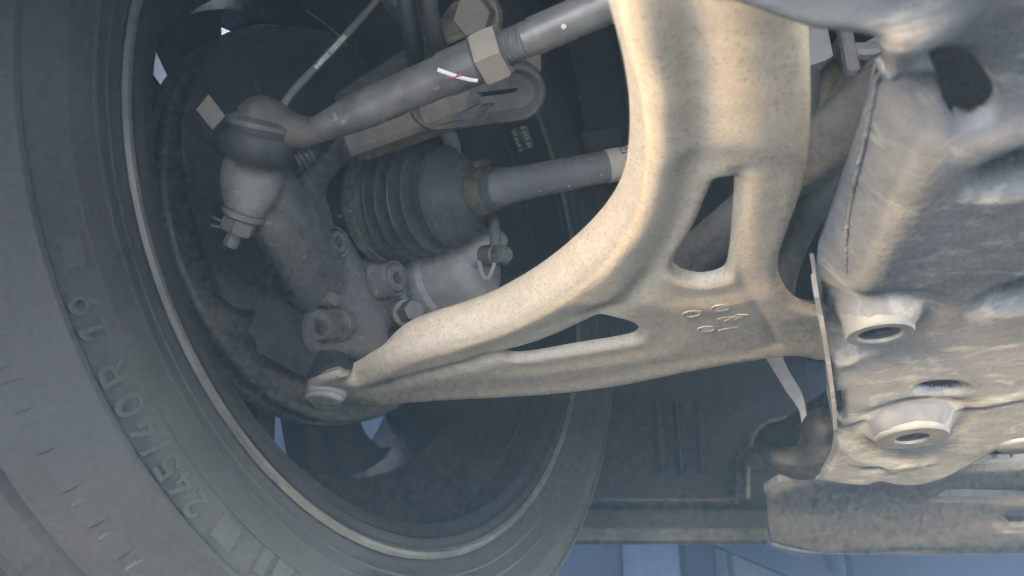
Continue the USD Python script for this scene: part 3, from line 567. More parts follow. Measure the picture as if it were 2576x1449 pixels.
t = np.linspace(0, 2 * np.pi, 72, endpoint=False)
part('hub_disc', inwheel(Polygon(np.column_stack([0.137 * np.cos(t), 0.137 * np.sin(t)])), -0.19, -0.16), M['rim'], wh)
# stick-on balance weights inside the barrel, stamped Fe 5
for k, deg in enumerate((45.0, 42.0)):
    r = 0.2358; e1, e2 = pdir(math.radians(deg)); s0 = -0.0150
    wt = part('balance_weight', boxm(O + e1 * (r - 0.0018) + N * s0, 0.0122, 0.0180, 0.0036, ex=e2, ey=N, ez=e1, ch=0.0007), M['zinc'], wh)
    for s1, sg in ((s0 + 0.0055, 1), (s0 - 0.0055, -1)):
        part('stamping', letters('Fe 5', 0.0040, O + e1 * (r - 0.0037) + N * (s1 - sg * 0.0020) + e2 * (-0.0050 * sg), e2 * sg, N * sg, -0.0004, True), M['white'], wt)

HUB = O + 0.005 * A + 0.016 * UP
rot = thing('brake_disc', 'large dull grey brake disc behind the dust shield', 'brake disc', HUB - 0.17 * UP)
part('friction_ring', lathe([(0.10, -0.100), (0.1665, -0.100), (0.1685, -0.101), (0.170, -0.103), (0.170, -0.108), (0.162, -0.109), (0.162, -0.119), (0.170, -0.120), (0.170, -0.128), (0.10, -0.128), (0.10, -0.100)], HUB, N, 140), M['rotor'], rot)
part('disc_hat', lathe([(0.0, -0.165), (0.085, -0.165), (0.088, -0.16), (0.090, -0.105), (0.102, -0.102), (0.102, -0.112), (0.080, -0.112), (0.078, -0.155), (0, -0.155)], HUB, N, 90), M['rotor'], rot)

shp = [(0.158, 186), (0.163, 176), (0.167, 165), (0.170, 152), (0.168, 140), (0.170, 126), (0.174, 112), (0.178, 100), (0.172, 88), (0.150, 80), (0.09, 75), (0.05, 60), (0.05, 0), (0.055, -50), (0.09, -70), (0.128, -85), (0.134, -98), (0.138, -110), (0.1445, -120), (0.1475, -121.5), (0.1445, -123), (0.1415, -125), (0.1425, -128), (0.128, -130.2), (0.1275, -132.5), (0.136, -133.3), (0.143, -136), (0.147, -140), (0.1465, -150), (0.150, -160), (0.155, -168)]
sh = thing('dust_shield', 'thin dark steel dust shield with a stepped notch in its rim, beside the steering joint', 'brake shield', ons(600, 760, -0.085))
S2 = Polygon([polar(*p) for p in shp]).buffer(-0.002).buffer(0.002)
part('shield_plate', inwheel(S2, -0.0862, -0.0845), M['shield'], sh, smooth=False)
part('shield_rim', tube([wheel(*[float(q) for q in polar(*p)], -0.0845) for p in shp[:9]], 0.0016, 8, 60), M['shield'], sh)
for px in ([(800, 95), (815, 140), (805, 190)], [(893, 95), (898, 130), (880, 185)], [(600, 175), (640, 205), (655, 240)], [(640, 110), (665, 140), (670, 180)]):
    part('pressed_rib', tube([ons(x, y, -0.084) for x, y in px], 0.0016, 8, 24), M['shield'], sh)
lb = [ons(x, y, -0.078) for x, y in [(525, 237), (567, 291), (535, 326), (495, 275)]]
part('paper_label', slab(lb, -N, 0.0008), M['paper'], sh)
part('label_bracket', inwheel(Polygon([polar(0.128, 160), polar(0.168, 163), polar(0.168, 176), polar(0.13, 178)]), -0.084, -0.0795), M['shield'], sh, smooth=False)

# ------------------------------------------------------------------ the steering knuckle
kn = thing('steering_knuckle', 'grey cast iron steering knuckle behind the axle boot with its bolts', 'knuckle', ons(860, 700, -0.07))
ring = [HUB + 0.050 * (math.cos(q) * A + math.sin(q) * UP) - 0.078 * N for q in np.linspace(0, 2 * np.pi, 12, endpoint=False)]
bones = [[(ring[k], 0.011), (ring[(k + 1) % 12], 0.011)] for k in range(12)]
P = lambda x, y, s: ons(x, y, s)
bones += [[(P(640, 425, -0.004), 0.0185), (P(634, 455, -0.004), 0.0185)], [(P(634, 455, -0.004), 0.0185), (P(622, 510, -0.004), 0.0135)],
          [(P(690, 455, -0.012), 0.013), (P(760, 560, -0.045), 0.013)], [(P(690, 480, -0.015), 0.014), (P(735, 600, -0.055), 0.012)], [(P(760, 560, -0.045), 0.013), (P(830, 640, -0.07), 0.013), (P(770, 640, -0.075), 0.010)],
          [(P(690, 520, -0.022), 0.016), (P(800, 650, -0.070), 0.019)], [(P(668, 555, -0.014), 0.011), (P(770, 735, -0.076), 0.015), (P(830, 700, -0.074), 0.015)],
          [(P(775, 470, -0.05), 0.009), (P(838, 395, -0.06), 0.010)], [(P(775, 470, -0.05), 0.009), (P(805, 560, -0.065), 0.011)], [(P(838, 395, -0.06), 0.010), (P(890, 372, -0.06), 0.012)],
          [(P(845, 615, -0.07), 0.016), (P(860, 690, -0.075), 0.016)], [(P(860, 690, -0.075), 0.018), (P(850, 790, -0.08), 0.017), (P(900, 740, -0.07), 0.015)],
          [(P(795, 815, -0.082), 0.013), (P(795, 850, -0.082), 0.013), (P(930, 855, -0.066), 0.015), (P(930, 800, -0.066), 0.013)],
          [(P(900, 740, -0.07), 0.016), (P(985, 700, -0.06), 0.0155)], [(P(930, 790, -0.068), 0.014), (P(1015, 785, -0.06), 0.011)], [(P(930, 660, -0.07), 0.014), (P(985, 700, -0.062), 0.0145)]]
kb = blob(bones, 0.0035, 14, cuts=[mcyl(HUB - 0.12 * N, HUB - 0.0 * N, 0.0425, 64)])
kv = np.array(kb.vertices); kv += 0.0006 * meshkit.fbm(kv * 60, 3, 9)[:, None] * np.array(kb.vertex_normals)
part('knuckle_casting', (kv, np.array(kb.faces)), M['iron'], kn, smooth=60)
def flush_bolt(px, py, s, r, name='hub_bolt'):
    c = P(px, py, s)
    b = part(name, lathe([(0, 0.001), (r * 0.36, 0.001), (r * 0.36, 0.0055), (r * 0.44, 0.0062), (r * 0.72, 0.0062), (r * 0.80, 0.005), (r * 0.80, 0.001), (r * 0.9, 0.001), (r * 0.92, 0.0048), (r * 1.04, 0.0055), (r * 1.1, 0.004), (r * 1.1, -0.012), (0, -0.012)], c, N, 36), M['iron'], kn)
    part('socket', [boxm(c + 0.0045 * N, r * 0.62, r * 0.16, 0.003, ex=pdir(q)[0], ey=pdir(q)[1], ez=N) for q in (0.2, 1.25, 2.3)], M['thread'], b)
flush_bolt(838, 612, -0.052, 0.0110); flush_bolt(985, 702, -0.041, 0.0135); flush_bolt(890, 372, -0.046, 0.0105)
hb = part('flange_bolt', [cyl(P(1012, 787, -0.052), P(1022, 786, -0.038), 0.0115, seg=32, ch=0.001), hexa(P(1022, 786, -0.038), P(1042, 780, -0.022), 0.0088)], M['bolt'], kn)
pb0, pb1 = P(862, 815, -0.066), P(806, 823, -0.062)
part('pinch_bolt', [cyl(pb0, lerp(pb0, pb1, 0.35), 0.0132, seg=36, ch=0.001), hexa(lerp(pb0, pb1, 0.3), pb1, 0.0105), lathe([(0, 0), (0.0055, 0), (0.006, 0.0006), (0.0085, 0.0006), (0.0090, -0.001), (0, -0.001)], pb1, pb1 - pb0, 32)], M['bolt'], kn)
part('boss_stud', cyl(P(1005, 690, -0.08), P(938, 683, -0.048), 0.006, seg=24, ch=0.001), M['iron'], kn)
part('stop_lug', boxm(P(830, 755, -0.062), 0.012, 0.010, 0.012, ex=A, ey=UP, ez=N, ch=0.002), M['iron'], kn)

# ------------------------------------------------------------------ drive shaft and its boot
D0, D1 = at(966, 522, 0.634), at(1214, 479, 0.589); dax = (D1 - D0) / np.linalg.norm(D1 - D0); BL = np.linalg.norm(D1 - D0)
ds = thing('drive_shaft', 'dark drive shaft with a ribbed rubber boot, running from the knuckle behind the control arm', 'drive shaft', D0)
part('joint_housing', lathe([(0, -0.06), (0.032, -0.06), (0.0385, -0.045), (0.0395, -0.012), (0.0405, -0.006), (0.0405, 0.004), (0, 0.004)], D0, dax, 72), M['rubber_dk'], ds)
bp = [(0.0400, -0.008), (0.0432, -0.008), (0.0432, 0.006), (0.0415, 0.0075), (0.0405, 0.010)]
ribs = [(0.0145, 0.0445), (0.0255, 0.0448), (0.0365, 0.0440), (0.0480, 0.0425)]
for i, (x, r) in enumerate(ribs):
    bp += [(r - 0.0115, x - 0.0050), (r - 0.0040, x - 0.0028), (r - 0.0006, x - 0.0012), (r, x), (r - 0.0006, x + 0.0012), (r - 0.0045, x + 0.0026), (r - 0.0120, x + 0.0050)]
bp += [(0.0352, 0.0545), (0.0372, 0.0555), (0.0372, 0.0562), (0.0345, 0.0575), (0.0365, 0.0590), (0.0395, 0.0620), (0.0385, 0.0665), (0.0350, 0.0690), (0.0345, 0.0700), (0.0325, 0.0740), (0.0270, 0.0800), (0.0190, 0.0850), (0.0170, 0.0860), (0.0165, 0.1030), (0.0150, 0.1040), (0.0128, 0.1040), (0.0128, 0.0)]
sc = BL / 0.0926
boot = part('rubber_boot', lathe([(r, x * sc) for r, x in bp], D0, dax, 128), M['rubber'], ds, smooth=40)
ax_up = UP
def on_boot(deg, x, r):
    a_, b_, d_ = frame(dax); a_ = UP - d_ * (UP @ d_); a_ /= np.linalg.norm(a_); b_ = np.cross(d_, a_)
    q = math.radians(deg); e = math.cos(q) * a_ + math.sin(q) * b_; return D0 + d_ * x * sc + e * r, e, -math.sin(q) * a_ + math.cos(q) * b_, d_
for k, (ch, r, x) in enumerate([('L', .0318, .0752)] * 0 + [(c, .0312, .0757) for c in 'TOPC']):
    p, e, tn, d_ = on_boot(108 + k * 9.5, x, r); p2 = p
    nn = (d_ * 0.75 + e * 0.66); up_ = np.cross(nn, tn)
for k, c in enumerate('>PP-TPEE<'):
    p, e, tn, d_ = on_boot(105 + k * 7.0, 0.0772, 0.0296); nn = d_ * 0.72 + e * 0.69; rt = tn; up2 = np.cross(nn, rt)
    part('moulded_letter', letters(c, 0.0036, p - nn * 0.0004, rt, up2, 0.0009), M['rubber'], boot)
lc = part('large_clamp', lathe([(0.0430, -0.0048), (0.0446, -0.0046), (0.0448, 0.0), (0.0446, 0.0046), (0.0430, 0.0048)], D0, dax, 96), M['clamp_dk'], ds)
p, e, tn, d_ = on_boot(20, 0, 0.047); part('clamp_ear', [tube([p - d_ * 0.0045, p + d_ * 0.0045], 0.0032, 16, 2), cyl(p + d_ * .0046, p + d_ * 0.0047, 0.0022, seg=16)], M['clamp_dk'], lc)
for q in (118, ):
    p, e, tn, d_ = on_boot(q, 0.0, 0.0449); part('yellow_mark', boxm(p + d_ * 0.002, 0.0016, 0.003, 0.0005, ex=tn, ey=d_, ez=e), M['yellow'], lc)
    p, e, tn, d_ = on_boot(q + 2, -0.012, 0.0396); part('yellow_mark', tube([p + d_ * .004, p - d_ * 0.0 + tn * .0008, p - d_ * .003], 0.0009, 8, 10), M['yellow'], ds)
p, e, tn, d_ = on_boot(104, -0.003, 0.0450); part('clamp_letter', letters('C', 0.0042, p, tn, -d_, 0.0004), M['clamp_dk'], lc)
p, e, tn, d_ = on_boot(109, -0.003, 0.0450); part('clamp_letter', letters('HE', 0.0028, p, tn, -d_, 0.0004), M['clamp_dk'], lc)
c0 = D0 + dax * 0.0925 * sc
smc = part('small_clamp', lathe([(0.0165, -0.0058), (0.0178, -0.0056), (0.0180, 0.0), (0.0178, 0.0056), (0.0165, 0.0058)], c0, dax, 72), M['clamp'], ds)
a_ = UP - dax * (UP @ dax); a_ /= np.linalg.norm(a_); b_ = np.cross(dax, a_); ee = math.cos(math.radians(12)) * a_ + math.sin(math.radians(12)) * b_
pe = c0 + ee * 0.0205
part('clamp_ear', [lathe([(0.0022, -0.0058), (0.0032, -0.0058), (0.0032, 0.0058), (0.0022, 0.0058), (0.0022, -0.0058)], pe, dax, 24)], M['clamp'], smc)
S0, S1 = at(1222, 478, 0.590), at(1640, 396, 0.606); sax = (S1 - S0) / np.linalg.norm(S1 - S0)
part('shaft_tube', lathe([(0, -0.01), (0.0146, -0.01), (0.0146, 0.012), (0.0140, 0.018), (0.0132, 0.024), (0.0130, 0.034), (0.0122, 0.10), (0.0118, 0.16), (0, 0.16)], S0, sax, 72), M['bar_dusty'], ds)
lab0 = 0.0945
sl = part('paper_sleeve', lathe([(0.0118, lab0), (0.01285, lab0 + 0.0001), (0.01285, lab0 + 0.03), (0.0118, lab0 + 0.0301)], S0, sax, 64), M['paper'], ds)
av = -np.array([0, 1.0, 0.0]) - sax * (-sax[1]); av /= np.linalg.norm(av); bv = np.cross(sax, av)
def bent(txt, h, x, q0):
    m = meshkit.text_mesh(txt, h, 0.0002, True); v = np.array(m.vertices); r = 0.01287
    q = q0 + v[:, 1] / r
    return S0 + (lab0 + x + v[:, :1]) * sax + (r + v[:, 2:]) * (np.cos(q)[:, None] * av + np.sin(q)[:, None] * (UPs))
UPs = UP - sax * (UP @ sax); UPs -= av * (UPs @ av); UPs /= np.linalg.norm(UPs)
for txt, h, x, q0 in (('49', 0.0036, 0.0098, 0.62), ('L2', 0.0050, 0.0098, 0.08), ('C', 0.0052, 0.0115, -0.52), ('27', 0.0036, 0.0098, -0.98)):
    m = meshkit.text_mesh(txt, h, 0.0002, True); part('sleeve_print', (bent(txt, h, x, q0), np.array(m.faces)), M['ink'], sl)
for k in range(26):
    x = RNG.uniform(0.03, 0.09); q = RNG.uniform(-1.5, 0.9); r = np.interp(x, [0.03, 0.1], [0.0131, 0.0122])
    p = S0 + sax * x + r * (math.cos(q) * av + math.sin(q) * UPs); s = RNG.choice([0.0003, 0.0004, 0.0005, 0.0008], p=[.5, .3, .15, .05])
    part('mud_fleck', boxm(p, s * 2, s * 1.3, s * 0.6, ex=sax, ey=np.cross(sax, p - S0 - sax * x), ez=(p - S0 - sax * x)), M['tan'], ds, smooth=False)

# ------------------------------------------------------------------ tie rod with its joint
tr = thing('tie_rod', 'dusty black tie rod with a tan lock nut and a white and pink paint mark', 'tie rod', at(650, 310, 0.44))
T0, T1 = at(770, 338, 0.440), at(1205, 150, 0.408); tax = (T1 - T0) / np.linalg.norm(T1 - T0)
Lr = np.linalg.norm(T1 - T0)
tb = part('rod_body', lathe([(0, 0), (0.0062, 0.0), (0.0075, 0.010), (0.0095, 0.026), (0.0105, 0.040), (0.0108, Lr * 0.80), (0.0118, Lr * 0.82), (0.0120, Lr - 0.001), (0.0112, Lr), (0, Lr)], T0, tax, 64), M['rod'], tr)
TN = at(1262, 122, 0.402)
nt0, nt1 = T0 + tax * (Lr + 0.0005), T0 + tax * (Lr + 0.0145)
part('lock_nut', hexa(nt0, nt1, 0.0150, ax=np.array([0.3, -0.4, 1.0]), ch=0.12), M['nut'], tr)
ct = [(0, Lr + 0.01)]
for k in range(9): ct += [(0.0083, Lr + 0.0125 + k * 0.0016), (0.0092, Lr + 0.0133 + k * 0.0016)]
ct += [(0.0088, Lr + 0.029), (0.0096, Lr + 0.031), (0.0096, Lr + 0.14), (0, Lr + 0.14)]
part('inner_rod', lathe(ct, T0, tax, 48), M['rod_grey'], tr)
vw = -T0 + np.array([0, 0, CZ]); tv = vw - tax * (vw @ tax); tv /= np.linalg.norm(tv); tw = np.cross(tax, tv)
def on_rod(x, q, r): e = math.cos(q) * tv + math.sin(q) * tw; return T0 + tax * x + e * r, e
def rodmark(x0, x1, q0, q1, r, n=10):
    pts = [on_rod(lerp(x0, x1, t), lerp(q0, q1, t), r) for t in np.linspace(0, 1, n)]
    return tube([p for p, e in pts], 0.00115, 8, n, raw=True)
part('white_paint_line', rodmark(Lr - 0.003, Lr - 0.019, 0.85, -0.30, 0.0119), M['white'], tb)
part('pink_paint_line', tube([on_rod(Lr - 0.0145, 0.22, 0.0122)[0], on_rod(Lr - 0.0085, 0.26, 0.0127)[0]], 0.0007, 8, 5), M['pink'], tb)
p, e = on_rod(Lr - 0.024, 0.40, 0.0113); part('pink_paint_spot', boxm(p, 0.004, 0.0025, 0.0006, ex=tax, ey=np.cross(e, tax), ez=e, ch=0.0002), M['pink_dull'], tb)
p, e = on_rod(Lr + 0.048, 0.15, 0.0097); part('white_paint_spot', lathe([(0, 0.0003), (0.0011, 0.0002), (0.0014, -0.0002)], p, e, 16), M['white'], tb)
stud = at(660, 300, 0.445) - at(628, 500, 0.455); stud /= np.linalg.norm(stud)
E0 = at(654, 350, 0.444)
part('joint_boot', lathe([(0, -0.014), (0.013, -0.014), (0.0165, -0.012), (0.0195, -0.008), (0.0205, -0.003), (0.0200, 0.001), (0.0185, 0.003), (0.0190, 0.0045), (0.0190, 0.007), (0, 0.007)], E0, stud, 64), M['rubber_dk'], tr)
part('joint_cup', lathe([(0.0185, 0.006), (0.0198, 0.007), (0.0200, 0.0095), (0.0165, 0.012), (0.008, 0.013), (0, 0.013)], E0, stud, 64), M['black'], tr)
eye = blob([[(E0 + stud * 0.009, 0.0165), (at(748, 338, 0.444), 0.0085)], [(at(735, 335, 0.444), 0.009), (at(790, 330, 0.439), 0.0088)]], 0.003, 10)
part('joint_forging', eye, M['rusty_black'], tr)
n0, n1 = at(612, 536, 0.455), at(594, 585, 0.457)
part('stud_nut', [cyl(n0 + (n0 - n1) * .1, lerp(n0, n1, 0.22), 0.0125, seg=32, ch=0.0008), hexa(lerp(n0, n1, 0.2), n1, 0.0100)], M['bolt'], tr)
part('stud_end', cyl(n1, at(577, 618, 0.4585), 0.0044, seg=28, ch=0.0006), M['bolt'], tr)
part('split_pin', [tube([at(560, 558, 0.453), at(536, 545, 0.45)], 0.0007, 8, 4), tube([at(556, 572, 0.453), at(530, 566, 0.45)], 0.0007, 8, 4)], M['bolt'], tr)
part('small_bellows', lathe([(0, 0), (0.006, 0)] + [q for k in range(4) for q in ((0.0068, 0.0012 + k * .003), (0.0055, 0.0026 + k * .003))] + [(0.0045, 0.0135), (0, 0.0135)], at(742, 408, 0.452), at(775, 388, 0.455) - at(742, 408, 0.452), 32), M['rubber_dk'], kn)

# ------------------------------------------------------------------ brake caliper
ca = thing('brake_caliper', 'grey cast brake caliper below the axle boot with a banjo bolt and hose', 'caliper', P(1150, 740, -0.02))
K0, K1 = at(1040, 716, 0.69), at(1222, 660, 0.655); kax = (K1 - K0) / np.linalg.norm(K1 - K0); KL = np.linalg.norm(K1 - K0)
part('piston_housing', lathe([(0, 0), (0.036, 0.0), (0.0375, 0.002), (0.0375, 0.009), (0.0335, 0.012), (0.0335, 0.019), (0.0362, 0.021), (0.0365, 0.028), (0.0325, 0.032), (0.0330, KL * 0.78), (0.0310, KL * 0.9), (0.026, KL * 0.98), (0.016, KL + 0.001), (0, KL + 0.0015)], K0, kax, 80), M['calip'], ca, smooth=40)
part('inlet_boss', blob([[(at(1185, 645, 0.642), 0.012), (at(1225, 625, 0.64), 0.013)], [(at(1215, 600, 0.652), 0.012), (at(1250, 605, 0.652), 0.010)]], 0.003, 8), M['calip'], ca)
part('banjo_bolt', [cyl(at(1218, 643, 0.632), at(1250, 641, 0.622), 0.0088, seg=36, ch=0.0008), hexa(at(1248, 641, 0.622), at(1273, 641, 0.614), 0.0080), cyl(at(1272, 641, 0.6145), at(1277, 641, 0.6125), 0.0055, seg=24, ch=0.0006)], M['bolt'], ca)
part('pad_clip', ribbon(smoothpath([at(1205, 655, 0.625), at(1225, 700, 0.622), at(1245, 660, 0.618)], 16), N, 0.003, 0.0015), M['calip'], ca)
part('brake_hose', tube([at(1195, 505, 0.66), at(1225, 525, 0.645), at(1243, 565, 0.632), at(1245, 632, 0.626)], 0.0044, 16, 40), M['cable_grey'], ca)
part('carrier_arm', boxm(lerp(at(1198, 735, 0.652), at(1185, 850, 0.66), 0.5), 0.021, 0.012, 0.042, ex=at(1230, 770, .655) - at(1165, 770, .66), ey=(0, 1, 0.2), ez=at(1198, 735, 0.652) - at(1185, 850, 0.66), ch=0.0025), M['calip'], ca)
part('carrier_block', boxm(at(1125, 790, 0.668), 0.026, 0.02, 0.03, ex=A, ey=N, ez=UP, ch=0.004), M['black'], ca)

# ------------------------------------------------------------------ strut foot, brackets, hoses
sf = thing('strut_fork', 'rusty strut bar ending in a rounded black steel cup, behind the tie rod', 'strut', at(1100, 330, 0.55))
F0, F1 = at(880, 352, 0.56), at(1190, 240, 0.54)
fd = (F1 - F0) / np.linalg.norm(F1 - F0); fw = at(1000, 330, 0.55) - at(1000, 250, 0.55)
part('strut_bar', boxm((F0 + F1) / 2, np.linalg.norm(F1 - F0), 0.030, 0.03, ex=fd, ey=fw - fd * (fw @ fd), ez=np.cross(fd, fw - fd * (fw @ fd)), ch=0.003), M['rust'], sf)
cq = lambda x, y, d: at(x, y, d)
c1, c2 = at(1180, 250, 0.525), at(1300, 234, 0.525); cx = (c2 - c1); CLn = np.linalg.norm(cx); cx /= CLn; cy = at(1288, 724, 1) * 0 + np.cross(cx, at(1240, 240, 0.5) - np.array([0, 0, CZ])); cy /= np.linalg.norm(cy); cn = np.cross(cx, cy)
if cn @ (at(1240, 240, .5) - np.array([0, 0, CZ])) > 0: cn = -cn
cn = cn + 0.42 * np.array([0, 0, -1.0]) + 0.0; cn /= np.linalg.norm(cn); cx = cx - cn * (cx @ cn); cx /= np.linalg.norm(cx); cy = np.cross(cn, cx)
st = LineString([(-0.022, 0), (CLn, 0)])
def lvl(r, n=None): 
    return np.array(st.buffer(r, quad_segs=14).exterior.coords)[:-1]
layers = [(0.0165, -0.022), (0.0185, -0.018), (0.0195, -0.004), (0.0190, 0.0), (0.0172, 0.0016), (0.0155, 0.0006), (0.0135, -0.0035), (0.0120, -0.0075), (0.0060, -0.0085), (0.0015, -0.0088)]
rngs = [lvl(r) for r, z in layers]; m_ = min(map(len, rngs)); rngs = [np.array([np.array(LineString(np.vstack([q, q[:1]])).interpolate(t, normalized=True).coords[0]) for t in np.linspace(0, 1, 90, endpoint=False)]) for q in rngs]
V = np.array([[c1 + p[0] * cx + p[1] * cy + z * cn for p in q] for q, (r, z) in zip(rngs, layers)]); n_, m_ = V.shape[:2]; f = []
for i in range(n_ - 1):
    k = np.arange(m_); k2 = (k + 1) % m_; f += [np.stack([i * m_ + k, i * m_ + k2, (i + 1) * m_ + k2], 1), np.stack([i * m_ + k, (i + 1) * m_ + k2, (i + 1) * m_ + k], 1)]
part('steel_cup', (V.reshape(-1, 3), np.vstack(f)), M['black_lt'], sf, smooth=50)
part('cup_fold', [slab([at(1150, 288, 0.508), at(1205, 262, 0.505), at(1224, 286, 0.503), at(1226, 296, 0.503), at(1140, 302, 0.51)], cn, -0.003), ribbon([at(1200, 296, .504), at(1216, 288, .502), at(1219, 268, .502), at(1230, 262, .506)], at(0, 0, 1) - at(0, 0, 2), 0.008, 0.0016)], M['black_lt'], sf)
part('cup_web', slab([at(1180, 225, 0.512), at(1175, 262, 0.512), at(1205, 275, 0.507), at(1210, 240, 0.51)], cn, -0.002), M['black_lt'], sf)
part('back_plate', slab([at(1270, 180, 0.56), at(1330, 130, 0.57), at(1358, 105, 0.575), at(1362, 165, 0.575), at(1350, 215, 0.57)], at(1288, 724, 2) - at(1288, 724, 1), 0.004), M['rust'], sf)
part('lower_stay', tube([at(1105, 300, 0.6), at(1128, 340, 0.61), at(1140, 385, 0.63)], 0.0065, 16, 20), M['calip'], sf)

ub = thing('hose_bracket', 'brown dusty bracket with a hexagon bolt above the tie rod', 'bracket', at(1150, 80, 0.55))
part('bracket_arm', blob([[(at(1035, -20, 0.52), 0.008), (at(1078, 80, 0.525), 0.0095)], [(at(1078, 80, 0.525), 0.0095), (at(1120, 85, 0.525), 0.0085)], [(at(1120, 80, 0.525), 0.0085), (at(1190, 55, 0.52), 0.0075)], [(at(1150, 20, 0.53), 0.006), (at(1120, 80, 0.527), 0.006)]], 0.003, 10), M['rust'], ub)
part('bracket_lip', tube([at(1078, 102, 0.52), at(1115, 103, 0.518), at(1180, 82, 0.515), at(1205, 74, 0.515)], 0.0022, 10, 24), M['rust'], ub)
part('bracket_bolt', [cyl(at(1212, 44, 0.515), at(1198, 43, 0.508), 0.0155, seg=32, ch=0.001), hexa(at(1200, 43, 0.509), at(1186, 40, 0.497), 0.0132)], M['bolt_brown'], ub)
part('bracket_flange', boxm(at(1236, 60, 0.525), 0.016, 0.03, 0.004, ex=(1, .2, .3), ey=(0, .3, 1), ez=(0, 1, -.3), ch=0.001), M['iron'], ub)
fs = thing('flat_stay', 'dark flat steel stay running behind the tie rod to a dull yellow bolt', 'stay', at(1000, 200, 0.58))
part('stay_bar', boxm((at(850, 262, 0.6) + at(1075, 118, 0.58)) / 2, np.linalg.norm(at(850, 262, 0.6) - at(1075, 118, 0.58)), 0.014, 0.006, ex=at(1075, 118, 0.58) - at(850, 262, 0.6), ey=at(960, 205, .59) - at(950, 185, .585), ez=(0, -1, 0.3), ch=0.0015), M['shield_lt'], fs)
part('stay_bolt', [cyl(at(1062, 140, 0.575), at(1055, 133, 0.56), 0.0095, seg=28, ch=0.001), lathe([(0.0082, 0), (0.0080, 0.004), (0.006, 0.007), (0, 0.008)], at(1055, 133, 0.56), at(1048, 128, 0.55) - at(1055, 133, 0.56), 28)], M['bolt_yellow'], fs)
for pts, lab in (([at(1022, -40, 0.5), at(1027, 40, 0.505), at(1038, 100, 0.52), at(1040, 150, 0.55)], 'left one of two black rubber hoses dropping behind the tie rod'), ([at(1072, -40, 0.49), at(1082, 40, 0.495), at(1098, 110, 0.51), at(1130, 160, 0.54)], 'right one of two black rubber hoses dropping behind the tie rod')):
    single('brake_hose', tube(pts, 0.0062, 18, 40), M['rubber_dk'], lab, 'hose', group='black hoses above the tie rod')
dbr = thing('upper_arm', 'dark steel arm in the shade above the sensor cable', 'suspension arm', at(990, 30, 0.6))
part('arm_edge', boxm((at(962, -20, 0.58) + at(1035, 70, 0.6)) / 2, np.linalg.norm(at(962, -20, 0.58) - at(1035, 70, 0.6)), 0.006, 0.02, ex=at(1035, 70, 0.6) - at(962, -20, 0.58), ey=(0.7, 0, .7), ez=(0, 1, 0), ch=0.0015), M['shield_lt'], dbr)
part('arm_web', slab([at(965, -30, 0.59), at(1040, 60, 0.605), at(1040, -40, 0.6)], (0, 1, 0.3), 0.006), M['iron'], dbr)

ab = thing('sensor_cable', 'thin grey sensor cable with a line of small white print at the upper left', 'cable', at(710, 270, 0.5))
cp = smoothpath([at(985, -40, 0.545), at(930, 22, 0.54), at(862, 97, 0.53), at(795, 168, 0.52), at(740, 226, 0.51), at(708, 272, 0.505)], 80)
cb = part('cable_sheath', tube(cp, 0.0026, 14, 80, raw=True), M['cable'], ab)
cl = np.r_[0, np.cumsum(np.linalg.norm(np.diff(cp, axis=0), axis=1))]
def proj_px(p):
    q = np.asarray(p) - np.array([0, 0, CZ]); z = q[1] * CP + q[2] * SP; return 1288 + F * q[0] / z, 724 + F * (q[1] * SP - q[2] * CP) / z
ends = [cl[np.argmin([abs(proj_px(p)[0] - x) for p in cp])] for x in (866, 792)]
txt = '050LYD1S05 Z80MN @ @'.replace('@', '\u25cf')
for k, ch in enumerate(txt):
    if ch == ' ': continue
    L_ = lerp(ends[0], ends[1], k / len(txt)); pt = np.array([np.interp(L_, cl, cp[:, j]) for j in range(3)]); pt2 = np.array([np.interp(L_ + 0.003, cl, cp[:, j]) for j in range(3)])
    dr = pt2 - pt; dr /= np.linalg.norm(dr); vv = np.array([0, 0, CZ]) - pt; vv -= dr * (vv @ dr); vv /= np.linalg.norm(vv); upc = np.cross(vv, dr)
    h = 0.0027
    msh = cyl(pt + vv * .0025 + dr * .0008, pt + vv * .0029 + dr * .0008, 0.0013, seg=16) if ch == '\u25cf' else letters(ch, h, pt + vv * 0.00245 - upc * h / 2, dr, upc, 0.0005, True)
    part('cable_print', msh, M['white'], cb)
single('thin_wire', tube([at(770, 25, 0.62), at(815, 58, 0.61), at(860, 98, 0.6), at(872, 112, 0.6)], 0.0006, 8, 20), M['cable'], 'hair thin wire crossing the dark gap left of the sensor cable', 'wire')

# ------------------------------------------------------------------ between the control arm and the subframe
sb = thing('stabiliser_bar', 'thick black stabiliser tube with a dust covered underside between control arm and subframe', 'stabiliser bar', at(2100, 340, 0.42))
b0, b1 = at(1660, 690, 0.56), at(2260, 265, 0.36)
part('bar_tube', tube([at(1690, 690, 0.56), at(1780, 612, 0.52), at(1950, 470, 0.46), at(2105, 337, 0.41), at(2290, 200, 0.36)], [0.0135, 0.0135, 0.0135, 0.0165, 0.0165], 40, 60), M['bar_half'], sb)
gb = thing('gearbox_housing', 'grey cast gearbox casting glimpsed above the stabiliser tube', 'gearbox', at(2190, 180, 0.6))
q = [at(2128, 240, 0.60), at(2140, 145, 0.62), at(2150, 120, 0.62), at(2260, 60, 0.62), at(2260, 250, 0.6)]
part('casting_wall', slab(q, (0, 1, 0.2), 0.06), M['gear'], gb)
part('casting_rib', boxm(at(2178, 128, 0.6), 0.022, 0.012, 0.012, ch=0.003), M['gear'], gb)
part('casting_foot', slab([at(2040, 60, 0.58), at(2080, 60, 0.58), at(2096, 140, 0.58), at(2075, 152, 0.58), at(2035, 165, 0.58)], (0, 1, 0.2), 0.04), M['gear'], gb)
